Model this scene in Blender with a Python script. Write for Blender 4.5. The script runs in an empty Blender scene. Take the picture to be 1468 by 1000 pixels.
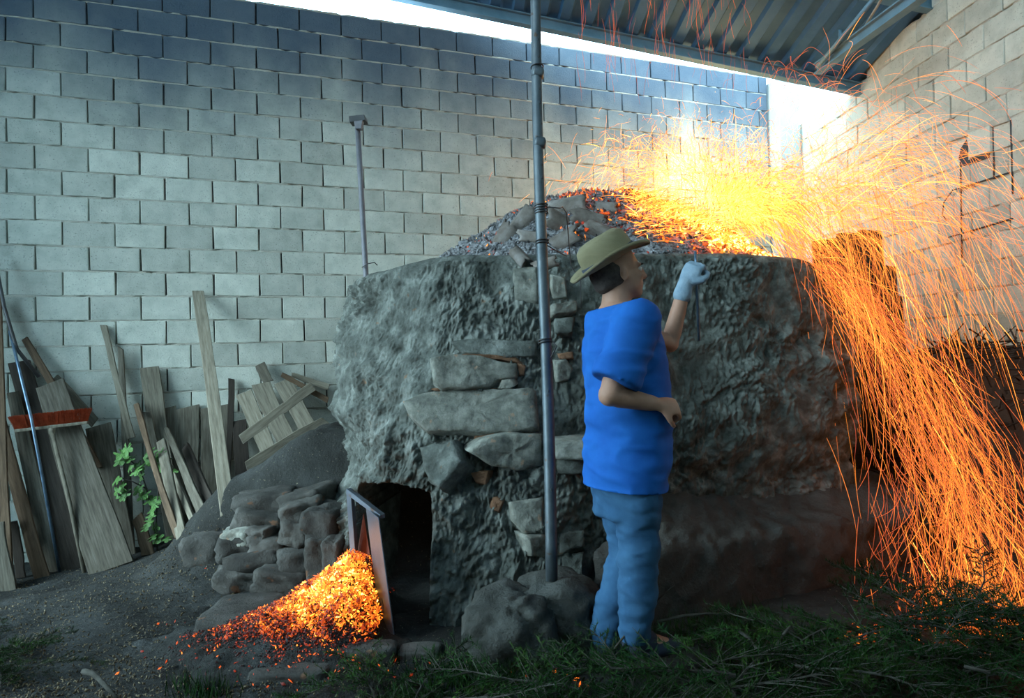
import bpy, bmesh, math, random
import numpy as np
from mathutils import Vector, Matrix, noise
from mathutils.bvhtree import BVHTree

random.seed(7); RNG = np.random.default_rng(7)
sc = bpy.context.scene
COL = sc.collection

# ------------------------------------------------------------------ camera
FPX, CX, CY = 930.0, 734.0, 500.0
CAM = Vector((0, 0, 1.2))
PITCH = math.atan(15 / FPX); ROLL = 0.021
fwd = Vector((0, math.cos(PITCH), math.sin(PITCH)))
up0 = Vector((0, -math.sin(PITCH), math.cos(PITCH)))
rt0 = Vector((1, 0, 0))
crt = rt0 * math.cos(ROLL) - up0 * math.sin(ROLL)
cup = up0 * math.cos(ROLL) + rt0 * math.sin(ROLL)
cd = bpy.data.cameras.new('camera'); cam = bpy.data.objects.new('camera', cd); COL.objects.link(cam)
cd.sensor_width = 36; cd.lens = FPX / 1468 * 36; cd.clip_start = 0.05; cd.clip_end = 200
M = Matrix((crt, cup, -fwd)).transposed().to_4x4(); M.translation = CAM
cam.matrix_world = M
sc.camera = cam

# ------------------------------------------------------------------ world, daylight, exposure
w = bpy.data.worlds.new('sky'); sc.world = w; w.use_nodes = True
bg = w.node_tree.nodes['Background']
bg.inputs[0].default_value = (0.50, 0.80, 1.0, 1); bg.inputs[1].default_value = 8.8
sd = bpy.data.lights.new('soft_sun', 'SUN'); sd.energy = 7.6; sd.angle = math.radians(50); sd.color = (0.76, 0.95, 1.0)
so = bpy.data.objects.new('soft_sun', sd); COL.objects.link(so)
so.rotation_euler = Vector((0.80, 0.52, -0.38)).to_track_quat('-Z', 'Y').to_euler(); so.location = (-6, -3, 6)
sc.view_settings.view_transform = 'Standard'; sc.view_settings.look = 'None'
sc.view_settings.gamma = 1; sc.view_settings.use_curve_mapping = False
sc.view_settings.exposure = 0.0

# ------------------------------------------------------------------ helpers
def ray(px, py):
    return (fwd + crt * ((px - CX) / FPX) + cup * ((CY - py) / FPX))
def P(px, py, Y):
    d = ray(px, py); return CAM + d * (Y / d.y)
def proj(p):
    v = Vector(p) - CAM; z = v.dot(fwd)
    return CX + FPX * v.dot(crt) / z, CY - FPX * v.dot(cup) / z, z
def on_plane(px, py, p0, n):
    d = ray(px, py); t = (p0 - CAM).dot(n) / d.dot(n); return CAM + d * t
def ss(a, b, x):
    t = (x - a) / (b - a); t = 0 if t < 0 else 1 if t > 1 else t
    return t * t * (3 - 2 * t)
def nz(v, f=1.0):
    return noise.noise(Vector(v) * f)
def fbm(v, f, o=4):
    return noise.fractal(Vector(v) * f, 0.9, 2.1, o, noise_basis='PERLIN_ORIGINAL')
def mesh(name, verts, faces, smooth=False):
    m = bpy.data.meshes.new(name); m.from_pydata([tuple(v) for v in verts], [], [tuple(f) for f in faces])
    if smooth: m.polygons.foreach_set('use_smooth', [True] * len(m.polygons))
    m.update(); return m
def add(name, me, mat=None, parent=None, mtx=None, loc=None):
    o = bpy.data.objects.new(name, me); COL.objects.link(o)
    if mat is not None and me is not None and len(me.materials) == 0: me.materials.append(mat)
    if parent is not None: o.parent = parent
    if mtx is not None: o.matrix_local = mtx
    if loc is not None: o.location = loc
    return o
def tag(o, label, cat=None, group=None, kind=None):
    o['label'] = label
    if cat: o['category'] = cat
    if group: o['group'] = group
    if kind: o['kind'] = kind
    return o
def empty(name, loc=(0, 0, 0)):
    o = bpy.data.objects.new(name, None); COL.objects.link(o); o.location = loc; o.empty_display_size = 0.1
    return o
def child(o, parent):           # keep world placement
    o.parent = parent; o.matrix_parent_inverse = Matrix.Translation(parent.location).inverted()
    return o
def bm_mesh(bm, name, smooth=False):
    m = bpy.data.meshes.new(name); bm.to_mesh(m); bm.free()
    if smooth: m.polygons.foreach_set('use_smooth', [True] * len(m.polygons))
    return m
def frame(o, x, y, z):
    m = Matrix((x, y, z)).transposed().to_4x4(); m.translation = o; return m
def box_bm(dx, dy, dz, bev=0.0, seg=1, cuts=0):
    bm = bmesh.new(); bmesh.ops.create_cube(bm, size=1)
    bmesh.ops.scale(bm, vec=(dx, dy, dz), verts=bm.verts)
    if bev: bmesh.ops.bevel(bm, geom=bm.edges[:], offset=bev, segments=seg, affect='EDGES', profile=0.6)
    if cuts: bmesh.ops.subdivide_edges(bm, edges=bm.edges[:], cuts=cuts, use_grid_fill=True)
    return bm
def tube_geo(pts, rads, n=10, cap=True):
    pts = [Vector(p) for p in pts]; V = []; F = []
    prev = None
    for i, p in enumerate(pts):
        t = (pts[min(i + 1, len(pts) - 1)] - pts[max(i - 1, 0)]).normalized()
        if prev is None:
            a = t.cross(Vector((0, 0, 1)));
            if a.length < 1e-3: a = t.cross(Vector((1, 0, 0)))
            a.normalize()
        else:
            a = (prev - t * prev.dot(t)).normalized()
        prev = a; b = t.cross(a)
        r = rads[i] if hasattr(rads, '__len__') else rads
        for k in range(n):
            an = 2 * math.pi * k / n
            V.append(p + a * (r * math.cos(an)) + b * (r * math.sin(an)))
    for i in range(len(pts) - 1):
        for k in range(n):
            F.append((i * n + k, i * n + (k + 1) % n, (i + 1) * n + (k + 1) % n, (i + 1) * n + k))
    if cap:
        F.append(tuple(range(n))[::-1]); F.append(tuple((len(pts) - 1) * n + k for k in range(n)))
    return V, F
def tube(name, pts, rads, mat, parent=None, n=10):
    V, F = tube_geo(pts, rads, n)
    o = add(name, mesh(name, V, F, True), mat)
    if parent: child(o, parent)
    return o

_pr = np.random.default_rng(5); _perm = np.concatenate([_pr.permutation(256)] * 3)
_grad = _pr.normal(size=(256, 3)); _grad /= np.linalg.norm(_grad, axis=1)[:, None]
def pn(p, f=1.0, off=0.0):
    """gradient noise for an (n, 3) array"""
    p = np.asarray(p, float) * f + off; i = np.floor(p).astype(int); q = p - i; i &= 255; u = q * q * q * (q * (q * 6 - 15) + 10)
    def gr(a, b, c):
        h = _perm[_perm[_perm[i[:, 0] + a] + i[:, 1] + b] + i[:, 2] + c]; return np.einsum('ij,ij->i', _grad[h], q - np.array((a, b, c)))
    l = lambda a, b, t: a + (b - a) * t
    return 1.6 * l(l(l(gr(0, 0, 0), gr(1, 0, 0), u[:, 0]), l(gr(0, 1, 0), gr(1, 1, 0), u[:, 0]), u[:, 1]), l(l(gr(0, 0, 1), gr(1, 0, 1), u[:, 0]), l(gr(0, 1, 1), gr(1, 1, 1), u[:, 0]), u[:, 1]), u[:, 2])
def pfb(p, f, o=4, off=0.0): return sum(pn(p, f * 2.1 ** k, off + 7.3 * k) * .52 ** k for k in range(o))
def vss(a, b, x):
    t = np.clip((x - a) / (b - a), 0, 1); return t * t * (3 - 2 * t)
def npmesh(name, V, F, smooth=True):
    V = np.asarray(V, np.float32); F = np.asarray(F, np.int32); me = bpy.data.meshes.new(name); k = F.shape[1]
    me.vertices.add(len(V)); me.vertices.foreach_set('co', V.ravel()); me.loops.add(F.size); me.loops.foreach_set('vertex_index', F.ravel())
    me.polygons.add(len(F)); me.polygons.foreach_set('loop_start', np.arange(0, F.size, k, dtype=np.int32))
    if smooth: me.polygons.foreach_set('use_smooth', np.ones(len(F), bool))
    me.update(calc_edges=True); return me
def gridf(n, m, wrap=False):
    """quads of an n x m vertex grid, optionally closed along n"""
    i = np.arange(n if wrap else n - 1)[:, None]; j = np.arange(m - 1)[None]; i2 = (i + 1) % n
    return np.stack([i * m + j, i2 * m + j, i2 * m + j + 1, i * m + j + 1], -1).reshape(-1, 4)

# ------------------------------------------------------------------ materials
def new_mat(name):
    m = bpy.data.materials.new(name); m.use_nodes = True
    nt = m.node_tree; return m, nt, nt.nodes['Principled BSDF']
def N(nt, t, **kw):
    n = nt.nodes.new(t)
    for k, v in kw.items():
        if k in n.inputs.keys(): n.inputs[k].default_value = v
        else: setattr(n, k, v)
    return n
def ramp(nt, stops):
    r = nt.nodes.new('ShaderNodeValToRGB'); e = r.color_ramp.elements
    while len(e) < len(stops): e.new(0.5)
    for i, (p, c) in enumerate(stops): e[i].position = p; e[i].color = (*c, 1)
    return r
def rough_mat(name, cols, scale=4, detail=6, rough=0.9, bump=0.4, bscale=60, vary=0.0, coord='Object', speck=None, bdist=0.01, stretch=None, metal=0, spec=0.3):
    m, nt, b = new_mat(name); L = nt.links.new
    tc = N(nt, 'ShaderNodeTexCoord'); src = tc.outputs[coord]
    if stretch:
        mp = N(nt, 'ShaderNodeMapping'); mp.inputs['Scale'].default_value = stretch; L(src, mp.inputs[0]); src = mp.outputs[0]
    oi = N(nt, 'ShaderNodeObjectInfo')
    va = N(nt, 'ShaderNodeVectorMath', operation='MULTIPLY_ADD'); L(oi.outputs['Random'], va.inputs[0]); va.inputs[1].default_value = (17, 31, 11); L(src, va.inputs[2])
    nn = N(nt, 'ShaderNodeTexNoise', Scale=scale, Detail=detail, Roughness=0.62); L(va.outputs[0], nn.inputs['Vector'])
    k = len(cols); rp = ramp(nt, [(0.3 + 0.4 * i / max(1, k - 1), c) for i, c in enumerate(cols)]); L(nn.outputs[0], rp.inputs[0])
    out = rp.outputs[0]
    if speck:
        vn = N(nt, 'ShaderNodeTexNoise', Scale=speck[0], Detail=2); L(va.outputs[0], vn.inputs['Vector'])
        sr = ramp(nt, [(speck[1], (0, 0, 0)), (speck[1] + 0.06, (1, 1, 1))]); L(vn.outputs[0], sr.inputs[0])
        mx = N(nt, 'ShaderNodeMixRGB'); L(sr.outputs[0], mx.inputs[0]); L(out, mx.inputs[1]); mx.inputs[2].default_value = (*speck[2], 1); out = mx.outputs[0]
    if vary:
        mr = N(nt, 'ShaderNodeMapRange'); L(oi.outputs['Random'], mr.inputs[0]); mr.inputs[3].default_value = 1 - vary; mr.inputs[4].default_value = 1 + vary
        hs = N(nt, 'ShaderNodeHueSaturation'); L(mr.outputs[0], hs.inputs['Value']); L(out, hs.inputs['Color']); out = hs.outputs[0]
    L(out, b.inputs['Base Color'])
    b.inputs['Roughness'].default_value = rough; b.inputs['Metallic'].default_value = metal; b.inputs['Specular IOR Level'].default_value = spec
    if bump:
        bn = N(nt, 'ShaderNodeTexNoise', Scale=bscale, Detail=6, Roughness=0.72); L(va.outputs[0], bn.inputs['Vector'])
        bp = N(nt, 'ShaderNodeBump', Strength=bump, Distance=bdist); L(bn.outputs[0], bp.inputs['Height']); L(bp.outputs[0], b.inputs['Normal'])
    return m
def wood_mat(name, cols, vary=0.22, rough=0.85):
    return rough_mat(name, cols, scale=9, detail=7, rough=rough, bump=0.5, bscale=22, vary=vary, stretch=(7, 7, 0.6), bdist=0.004)
MAT = {}
MAT['block'] = rough_mat('concrete_block', [(0.36, 0.385, 0.33), (0.455, 0.475, 0.41), (0.53, 0.545, 0.47)], scale=7, bump=0.8, bscale=70, vary=0.15, speck=(75, 0.635, (0.30, 0.32, 0.28)), bdist=0.008)
MAT['mortar'] = rough_mat('mortar', [(0.34, 0.33, 0.28), (0.50, 0.48, 0.40)], scale=14, bump=0.9, bscale=60)
MAT['block_back'] = None
MAT['gap'] = rough_mat('joint_shadow', [(0.035, 0.04, 0.045), (0.06, 0.065, 0.07)], bump=0)
MAT['soil'] = rough_mat('soil', [(0.010, 0.010, 0.008), (0.025, 0.027, 0.024), (0.055, 0.060, 0.059)], scale=2.4, detail=9, bump=1.0, bscale=38, speck=(75, 0.68, (0.17, 0.15, 0.10)), bdist=0.02)
MAT['mud'] = rough_mat('kiln_mud', [(0.036, 0.040, 0.033), (0.098, 0.110, 0.097), (0.225, 0.245, 0.22)], scale=9, detail=12, bump=0.9, bscale=30, speck=(16, 0.70, (0.17, 0.11, 0.07)), bdist=0.02)
MAT['dark_mud'] = rough_mat('bench_mud', [(0.045, 0.042, 0.036), (0.09, 0.086, 0.076)], scale=5, detail=8, bump=1.0, bscale=45, bdist=0.02)
MAT['stone'] = rough_mat('stone', [(0.085, 0.09, 0.076), (0.18, 0.187, 0.158), (0.30, 0.305, 0.26)], scale=16, detail=12, bump=0.9, bscale=40, vary=0.2, speck=(24, 0.66, (0.28, 0.20, 0.14)), bdist=0.014)
MAT['rubble'] = rough_mat('rubble_stone', [(0.028, 0.027, 0.023), (0.065, 0.063, 0.055), (0.11, 0.107, 0.096)], scale=6, detail=8, bump=0.9, bscale=45, vary=0.3, speck=(15, 0.66, (0.15, 0.08, 0.045)), bdist=0.014)
MAT['boulder'] = rough_mat('boulder', [(0.035, 0.036, 0.03), (0.075, 0.078, 0.068), (0.125, 0.13, 0.118)], scale=5, detail=9, bump=1.0, bscale=36, bdist=0.03)
MAT['clay_joint'] = rough_mat('clay_joint', [(0.17, 0.09, 0.05), (0.26, 0.14, 0.08)], scale=12, bump=1, bscale=60, bdist=0.015)
MAT['ash'] = rough_mat('ash', [(0.13, 0.13, 0.13), (0.24, 0.25, 0.26), (0.36, 0.37, 0.38)], scale=16, detail=8, bump=1.0, bscale=60, bdist=0.02)
MAT['tile'] = rough_mat('fired_tile', [(0.09, 0.075, 0.062), (0.17, 0.15, 0.13), (0.26, 0.245, 0.23)], scale=9, bump=0.6, bscale=50, vary=0.35, bdist=0.005)
MAT['wood'] = wood_mat('grey_wood', [(0.055, 0.047, 0.034), (0.11, 0.098, 0.073), (0.165, 0.152, 0.118)])
MAT['wood_brown'] = wood_mat('brown_wood', [(0.05, 0.031, 0.018), (0.105, 0.068, 0.04), (0.15, 0.102, 0.063)])
MAT['wood_dark'] = wood_mat('dark_wood', [(0.022, 0.017, 0.013), (0.05, 0.04, 0.03)])
MAT['wood_pale'] = wood_mat('pale_wood', [(0.09, 0.079, 0.057), (0.165, 0.148, 0.11), (0.225, 0.207, 0.158)])
MAT['steel'] = rough_mat('galvanised_pole', [(0.07, 0.088, 0.098), (0.13, 0.155, 0.168)], scale=9, rough=0.48, bump=0.25, bscale=70, metal=0.55, speck=(24, 0.66, (0.09, 0.06, 0.045)), bdist=0.003)
MAT['pole2'] = rough_mat('old_post', [(0.13, 0.13, 0.145), (0.21, 0.21, 0.225)], scale=9, rough=0.6, bump=0.3, metal=0.3)
MAT['sheet'] = rough_mat('steel_plate', [(0.085, 0.10, 0.12), (0.15, 0.17, 0.20)], scale=6, rough=0.45, bump=0.15, metal=0.6, speck=(9, 0.66, (0.10, 0.06, 0.04)))
MAT['ember_lit'] = rough_mat('ember_lit_plate', [(0.10, 0.03, 0.018), (0.19, 0.06, 0.035)], scale=8, rough=0.8, bump=0.4)  # red light of the embers painted into the plate colour
MAT['roof'] = rough_mat('roof_sheet', [(0.045, 0.12, 0.21), (0.08, 0.18, 0.30)], scale=3, rough=0.55, bump=0.05, metal=0.2)
MAT['beam'] = rough_mat('roof_beam', [(0.10, 0.19, 0.25), (0.16, 0.27, 0.34)], scale=5, rough=0.6, bump=0.2, metal=0.2)
MAT['blue_rod'] = rough_mat('blue_rod', [(0.08, 0.13, 0.19), (0.16, 0.24, 0.32)], scale=20, rough=0.3, bump=0, metal=0.6)
MAT['bristle'] = rough_mat('red_bristles', [(0.24, 0.035, 0.012), (0.42, 0.085, 0.03)], scale=40, bump=0, vary=0.1)
MAT['leaf'] = rough_mat('fig_leaf', [(0.03, 0.085, 0.018), (0.065, 0.155, 0.035), (0.115, 0.22, 0.06)], scale=12, rough=0.55, bump=0.2, vary=0.25)
MAT['twig'] = rough_mat('twig', [(0.03, 0.027, 0.021), (0.09, 0.086, 0.072)], scale=20, bump=0.5, vary=0.25, spec=.1)
MAT['needle'] = rough_mat('juniper_needles', [(0.005, 0.020, 0.006), (0.014, 0.042, 0.010), (0.042, 0.085, 0.014)], scale=3.5, rough=0.75, bump=0, vary=0.3, spec=0.06)
MAT['brush'] = rough_mat('dry_brush', [(0.02, 0.014, 0.010), (0.055, 0.035, 0.022)], scale=8, bump=0.5)
MAT['litter'] = rough_mat('leaf_litter', [(0.05, 0.038, 0.02), (0.12, 0.095, 0.055), (0.21, 0.18, 0.115)], scale=30, bump=0)
MAT['wire'] = rough_mat('wire', [(0.05, 0.05, 0.05), (0.09, 0.09, 0.09)], bump=0, rough=0.5, metal=0.5)
MAT['shirt'] = rough_mat('blue_shirt', [(0.005, 0.085, 0.36), (0.010, 0.13, 0.47)], scale=6, bump=0.15, bscale=200, rough=0.85)
MAT['jeans'] = rough_mat('jeans', [(0.018, 0.072, 0.155), (0.042, 0.125, 0.235)], scale=9, bump=0.25, bscale=220, rough=0.9)
MAT['skin'] = rough_mat('skin', [(0.36, 0.19, 0.125), (0.46, 0.26, 0.18)], scale=14, bump=0.1, rough=0.55)
MAT['straw'] = rough_mat('straw_hat', [(0.20, 0.175, 0.095), (0.31, 0.275, 0.16)], scale=5, bump=0.6, bscale=130, stretch=(1, 1, 3), rough=0.8)
MAT['band'] = rough_mat('hat_band', [(0.03, 0.04, 0.06), (0.06, 0.07, 0.09)], bump=0.1)
MAT['glove'] = rough_mat('work_glove', [(0.20, 0.30, 0.38), (0.30, 0.40, 0.48)], scale=30, bump=0.5, bscale=120)
MAT['hair'] = rough_mat('hair', [(0.05, 0.04, 0.035), (0.10, 0.085, 0.075)], scale=60, bump=0.6)
MAT['boot'] = rough_mat('boot', [(0.02, 0.03, 0.05), (0.05, 0.06, 0.08)], bump=0.3)

def soot_and_shade(m):
    """smoke stain plus painted roof shade and blue sky cast, streaky, denser towards the roof"""
    m = m.copy(); m.name = 'soot_shade_block'; nt = m.node_tree; L = nt.links.new; b = nt.nodes['Principled BSDF']; src = b.inputs['Base Color'].links[0].from_socket
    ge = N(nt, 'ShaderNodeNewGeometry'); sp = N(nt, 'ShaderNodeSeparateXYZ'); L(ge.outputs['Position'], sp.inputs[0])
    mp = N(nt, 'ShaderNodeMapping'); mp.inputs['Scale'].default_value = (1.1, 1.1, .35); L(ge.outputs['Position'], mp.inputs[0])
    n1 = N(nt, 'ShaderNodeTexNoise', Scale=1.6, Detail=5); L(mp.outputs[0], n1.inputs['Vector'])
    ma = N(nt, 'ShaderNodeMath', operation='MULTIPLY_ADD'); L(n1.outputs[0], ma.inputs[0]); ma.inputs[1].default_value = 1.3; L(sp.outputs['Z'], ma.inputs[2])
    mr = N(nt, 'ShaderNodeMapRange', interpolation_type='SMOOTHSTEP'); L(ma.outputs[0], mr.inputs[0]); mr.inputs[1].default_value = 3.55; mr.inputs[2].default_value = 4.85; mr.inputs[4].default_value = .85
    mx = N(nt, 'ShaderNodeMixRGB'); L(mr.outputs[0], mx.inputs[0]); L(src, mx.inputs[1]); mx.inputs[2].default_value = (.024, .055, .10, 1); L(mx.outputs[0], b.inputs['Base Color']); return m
MAT['block_back'] = soot_and_shade(MAT['block'])  # roof shade and blue skylight are mixed into the stain colour
def heat_mat(name, stops, strengths, sampling='AUTO'):
    """glowing matter: colour and radiance follow the temperature stored on each piece"""
    m, nt, b = new_mat(name); L = nt.links.new
    a = N(nt, 'ShaderNodeAttribute', attribute_name='temperature_level')
    r = ramp(nt, stops); L(a.outputs['Fac'], r.inputs[0])
    s = ramp(nt, [(p, (v, v, v)) for p, v in strengths]); L(a.outputs['Fac'], s.inputs[0])
    mu = N(nt, 'ShaderNodeMath', operation='MULTIPLY'); L(s.outputs[0], mu.inputs[0]); mu.inputs[1].default_value = 10
    b.inputs['Base Color'].default_value = (0.035, 0.03, 0.03, 1); b.inputs['Roughness'].default_value = 0.95
    L(r.outputs[0], b.inputs['Emission Color']); L(mu.outputs[0], b.inputs['Emission Strength'])
    try: m.cycles.emission_sampling = sampling
    except Exception: pass
    return m
HEAT = [(0.0, (0.35, 0.02, 0.004)), (0.3, (0.95, 0.075, 0.008)), (0.6, (1.0, 0.22, 0.015)), (0.85, (1.0, 0.42, 0.04)), (1.0, (1.0, 0.70, 0.18))]
MAT['ember'] = heat_mat('ember', HEAT, [(0.0, 0.0), (0.2, 0.004), (0.4, 0.07), (0.7, 0.2), (1.0, 0.5)])
MAT['spark'] = heat_mat('spark', [(0.0, (0.85, 0.10, 0.03)), (0.35, (1.0, 0.20, 0.025)), (0.7, (1.0, 0.33, 0.035)), (1.0, (1.0, 0.60, 0.10))],
                        [(0.0, 0.05), (0.35, 0.13), (0.7, 0.26), (1.0, 0.6)], 'NONE')
def set_heat(me, vals):
    a = me.attributes.new('temperature_level', 'FLOAT', 'POINT'); a.data.foreach_set('value', np.asarray(vals, dtype=np.float32))

# ------------------------------------------------------------------ ground
def g(x, y):
    z = -0.31 * ss(-1.75, -3.5, x) * ss(2.9, 4.5, y)
    bank = (0.46 + 0.30 * ss(-1.9, -1.25, x)) * ss(-2.40, -1.80, x) * ss(3.72, 4.25, y)
    if x > -0.6: bank *= ss(0.6, -0.6, x)
    z += bank
    z -= 0.10 * ss(2.2, 1.2, y) * 0
    return z
def gn(x, y):
    return float(vgn(np.array([x]), np.array([y]))[0])
def ground_hit(px, py):
    d = ray(px, py); t = 1.0
    while t < 9:
        p = CAM + d * t
        if p.z <= g(p.x, p.y): break
        t += 0.06
    lo, hi = t - .06, t
    for _ in range(6):
        t = (lo + hi) / 2; p = CAM + d * t
        if p.z <= g(p.x, p.y): hi = t
        else: lo = t
    return CAM + d * hi
def spaced(lo, a, b, hi, d, co):
    return np.concatenate([np.arange(lo, a, co), np.arange(a, b, d), np.arange(b, hi + co, co)])
xs = spaced(-14, -4.2, 4.2, 14, 0.028, 0.7); ys = spaced(-12, 1.8, 6.6, 9.0, 0.028, 0.5)
GX, GY = np.meshgrid(xs, ys, indexing='ij'); GP = np.stack([GX.ravel(), GY.ravel(), np.zeros(GX.size)], 1)
def vg(x, y):
    z = -0.31 * vss(-1.75, -3.5, x) * vss(2.9, 4.5, y)
    return z + (0.46 + 0.30 * vss(-1.9, -1.25, x)) * vss(-2.40, -1.80, x) * vss(3.72, 4.25, y) * np.where(x > -.6, vss(.6, -.6, x), 1)
def vgn(x, y):
    p = np.stack([x, y, np.zeros_like(x)], 1); return vg(x, y) + .026 * pfb(p, 1.6, 3) + .010 * pfb(p, 7, 3, 3.3)
GP[:, 2] = vgn(GP[:, 0], GP[:, 1]) + .007 * pfb(GP, 24, 3, 9.1)
floor = add('floor', npmesh('floor', GP, gridf(len(xs), len(ys))), MAT['soil']); tag(floor, 'dark bare earth floor of the shed', kind='structure')

# ------------------------------------------------------------------ block walls
BW, BH = 0.366, 0.2
def block_mesh(w, h, d=0.14, seed=0):
    r = random.Random(seed); bm = box_bm(w, d, h)
    for v in bm.verts:
        v.co.x += r.uniform(-.003, .003); v.co.z += r.uniform(-.003, .003); v.co.y += r.uniform(-.003, .003)
    front = [e for e in bm.edges if all(v.co.y < 0 for v in e.verts)]
    bmesh.ops.bevel(bm, geom=front, offset=0.005, segments=1, affect='EDGES')
    return bm_mesh(bm, 'block')
BLOCKS = [block_mesh(BW - 0.011, BH - 0.010, seed=s) for s in range(6)]
for b_ in BLOCKS: b_.materials.append(MAT['block'])
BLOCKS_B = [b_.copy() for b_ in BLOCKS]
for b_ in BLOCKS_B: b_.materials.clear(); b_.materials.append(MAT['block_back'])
HALF = block_mesh(BW / 2 - 0.011, BH - 0.010, seed=11); HALF.materials.append(MAT['block'])

def build_wall(name, label, O, sx, n, courses, srange, phase, top_of, vis, blocks, extra_skip=None):
    """O origin on the wall face, sx along, n towards the room; courses k each BH high; top_of(s) = number of the highest course"""
    tx = Vector((0, 0, 1))
    root = empty(name, O); root['kind'] = 'structure'; root['label'] = label
    cand = []
    for k in range(*courses):
        off = phase(k)
        i0 = math.floor((srange[0] - off) / BW); i1 = math.ceil((srange[1] - off) / BW)
        for i in range(i0, i1 + 1):
            s0 = off + i * BW; s1 = s0 + BW
            s0 = max(s0, srange[0]); s1 = min(s1, srange[1])
            if s1 - s0 < 0.05: continue
            if k > top_of((s0 + s1) / 2): continue
            if extra_skip and extra_skip(k, (s0 + s1) / 2): continue
            c = O + sx * ((s0 + s1) / 2) + tx * ((k + .5) * BH)
            x, y, z = proj(c)
            seen = z > 0.5 and vis(x, y)
            cand.append((seen, BH * FPX / max(z, .1) if seen else 0, c, s1 - s0, k))
    cand.sort(key=lambda t: -t[1])
    rest_v = []; rest_f = []
    for idx, (seen, sz, c, wd, k) in enumerate(cand):
        c2 = c - n * (0.07 + random.uniform(-.0035, .0035))
        m4 = frame(c2 - O, sx, -n, tx)
        if abs(wd - BW) > 1e-4: m4 = m4 @ Matrix.Diagonal((wd / BW, 1, 1, 1))
        m4 = m4 @ Matrix.Rotation(random.gauss(0, .004), 4, 'Y')
        if k == 12: m4 = m4 @ Matrix.Translation((0, 0, -.035)) @ Matrix.Diagonal((1, 1, .66, 1))
        bmh = random.choice(blocks)
        if seen and idx < 300:
            add('block', bmh, None, root, m4)
        else:
            base = len(rest_v)
            for v in bmh.vertices: rest_v.append((m4 @ v.co))
            for p in bmh.polygons: rest_f.append([base + q for q in p.vertices])
    if rest_v:
        o = add('block_field', mesh('block_field', rest_v, rest_f), blocks[0].materials[0], root); o['kind'] = 'stuff'
    # mortar beds: thin uneven strips slightly recessed in every horizontal joint
    for k in range(courses[0], courses[1] + (0 if courses[1] == 13 else 1)):
        ss_ = [s for s in np.arange(srange[0], srange[1], 0.045) if k - 1 <= top_of(s)]
        if len(ss_) < 3: continue
        V = []; F = []
        for q, s in enumerate(ss_):
            a = 0.0085 + 0.004 * random.random(); dep = 0.001 + 0.010 * abs(nz((s * 9, k * 3.1, O.x)))
            dep = dep if random.random() > 0.16 else 0.022
            for (dz, dy) in ((a, 0.05), (a, dep + .003), (0.002 * random.uniform(-1, 1), dep - 0.004 * random.random()), (-a, dep + .003), (-a, 0.05)):
                V.append(sx * s + tx * (k * BH + dz) - n * dy)
        for q in range(len(ss_) - 1):
            if ss_[q + 1] - ss_[q] > 0.1: continue
            for r in range(4):
                F.append((q * 5 + r, q * 5 + r + 1, q * 5 + 5 + r + 1, q * 5 + 5 + r))
        add('mortar_bed', mesh('mortar_bed', V, F), MAT['mortar'], root)
    # dark core behind the open vertical joints
    V = []; F = []
    for k in range(*courses):
        runs = [s for s in np.arange(srange[0], srange[1] - 0.01, 0.1) if k <= top_of(s)]
        if not runs: continue
        a, b = runs[0], min(runs[-1] + 0.1, srange[1]); base = len(V)
        kt = k + (.6 if k == 12 else 1)
        for s, z_, d_ in ((a, k, .045), (b, k, .045), (b, kt, .045), (a, kt, .045), (a, k, .15), (b, k, .15), (b, kt, .15), (a, kt, .15)):
            V.append(sx * s + tx * (z_ * BH) - n * d_)
        F += [[base + q for q in f] for f in ((0, 1, 2, 3), (7, 6, 5, 4), (0, 4, 5, 1), (3, 2, 6, 7), (1, 5, 6, 2), (0, 3, 7, 4))]
    add('wall_core', mesh('wall_core', V, F), MAT['gap'], root)
    return root

# back wall
sb = ray(3261, 432).normalized()
A_ = P(202, 390, 5.35)
nb = Vector((sb.y, -sb.x, 0)).normalized()
bO = A_
def vis_back(x, y):
    return -30 < x < 1130 and -25 < y < 700 and not (x > 520 and y > 385) and not (x > 680 and y > 300 and x < 1100)
top_b = 12
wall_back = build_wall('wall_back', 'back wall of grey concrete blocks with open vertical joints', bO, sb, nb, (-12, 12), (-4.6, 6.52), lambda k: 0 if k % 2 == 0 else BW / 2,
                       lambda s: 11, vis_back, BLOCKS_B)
# right wall
sr_ = -ray(684, 505).normalized()
rO = P(1142, 183, 7.72)
nr = Vector((sr_.y, -sr_.x, 0)).normalized()
if nr.x > 0: nr = -nr
def s_on_right(px, py=250):
    p = on_plane(px, py, rO, nr); return (p - rO).dot(sr_)
st1, st2 = s_on_right(1247), s_on_right(1328)
ph_r = s_on_right(1262)
def top_r(s):
    if s < st1: return -1
    if s < st2: return 0
    return 1 + int((s - st2) / 0.75)
HOLE = s_on_right(1381, 218)
wall_right = build_wall('wall_right', 'right wall of grey concrete blocks stepping up under the roof', rO, sr_, nr, (-22, 8), (-0.15, 9.6), lambda k: ph_r + (0 if k % 2 else BW / 2),
                        top_r, lambda x, y: 1140 < x < 1490 and -20 < y < 560, BLOCKS)
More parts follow.
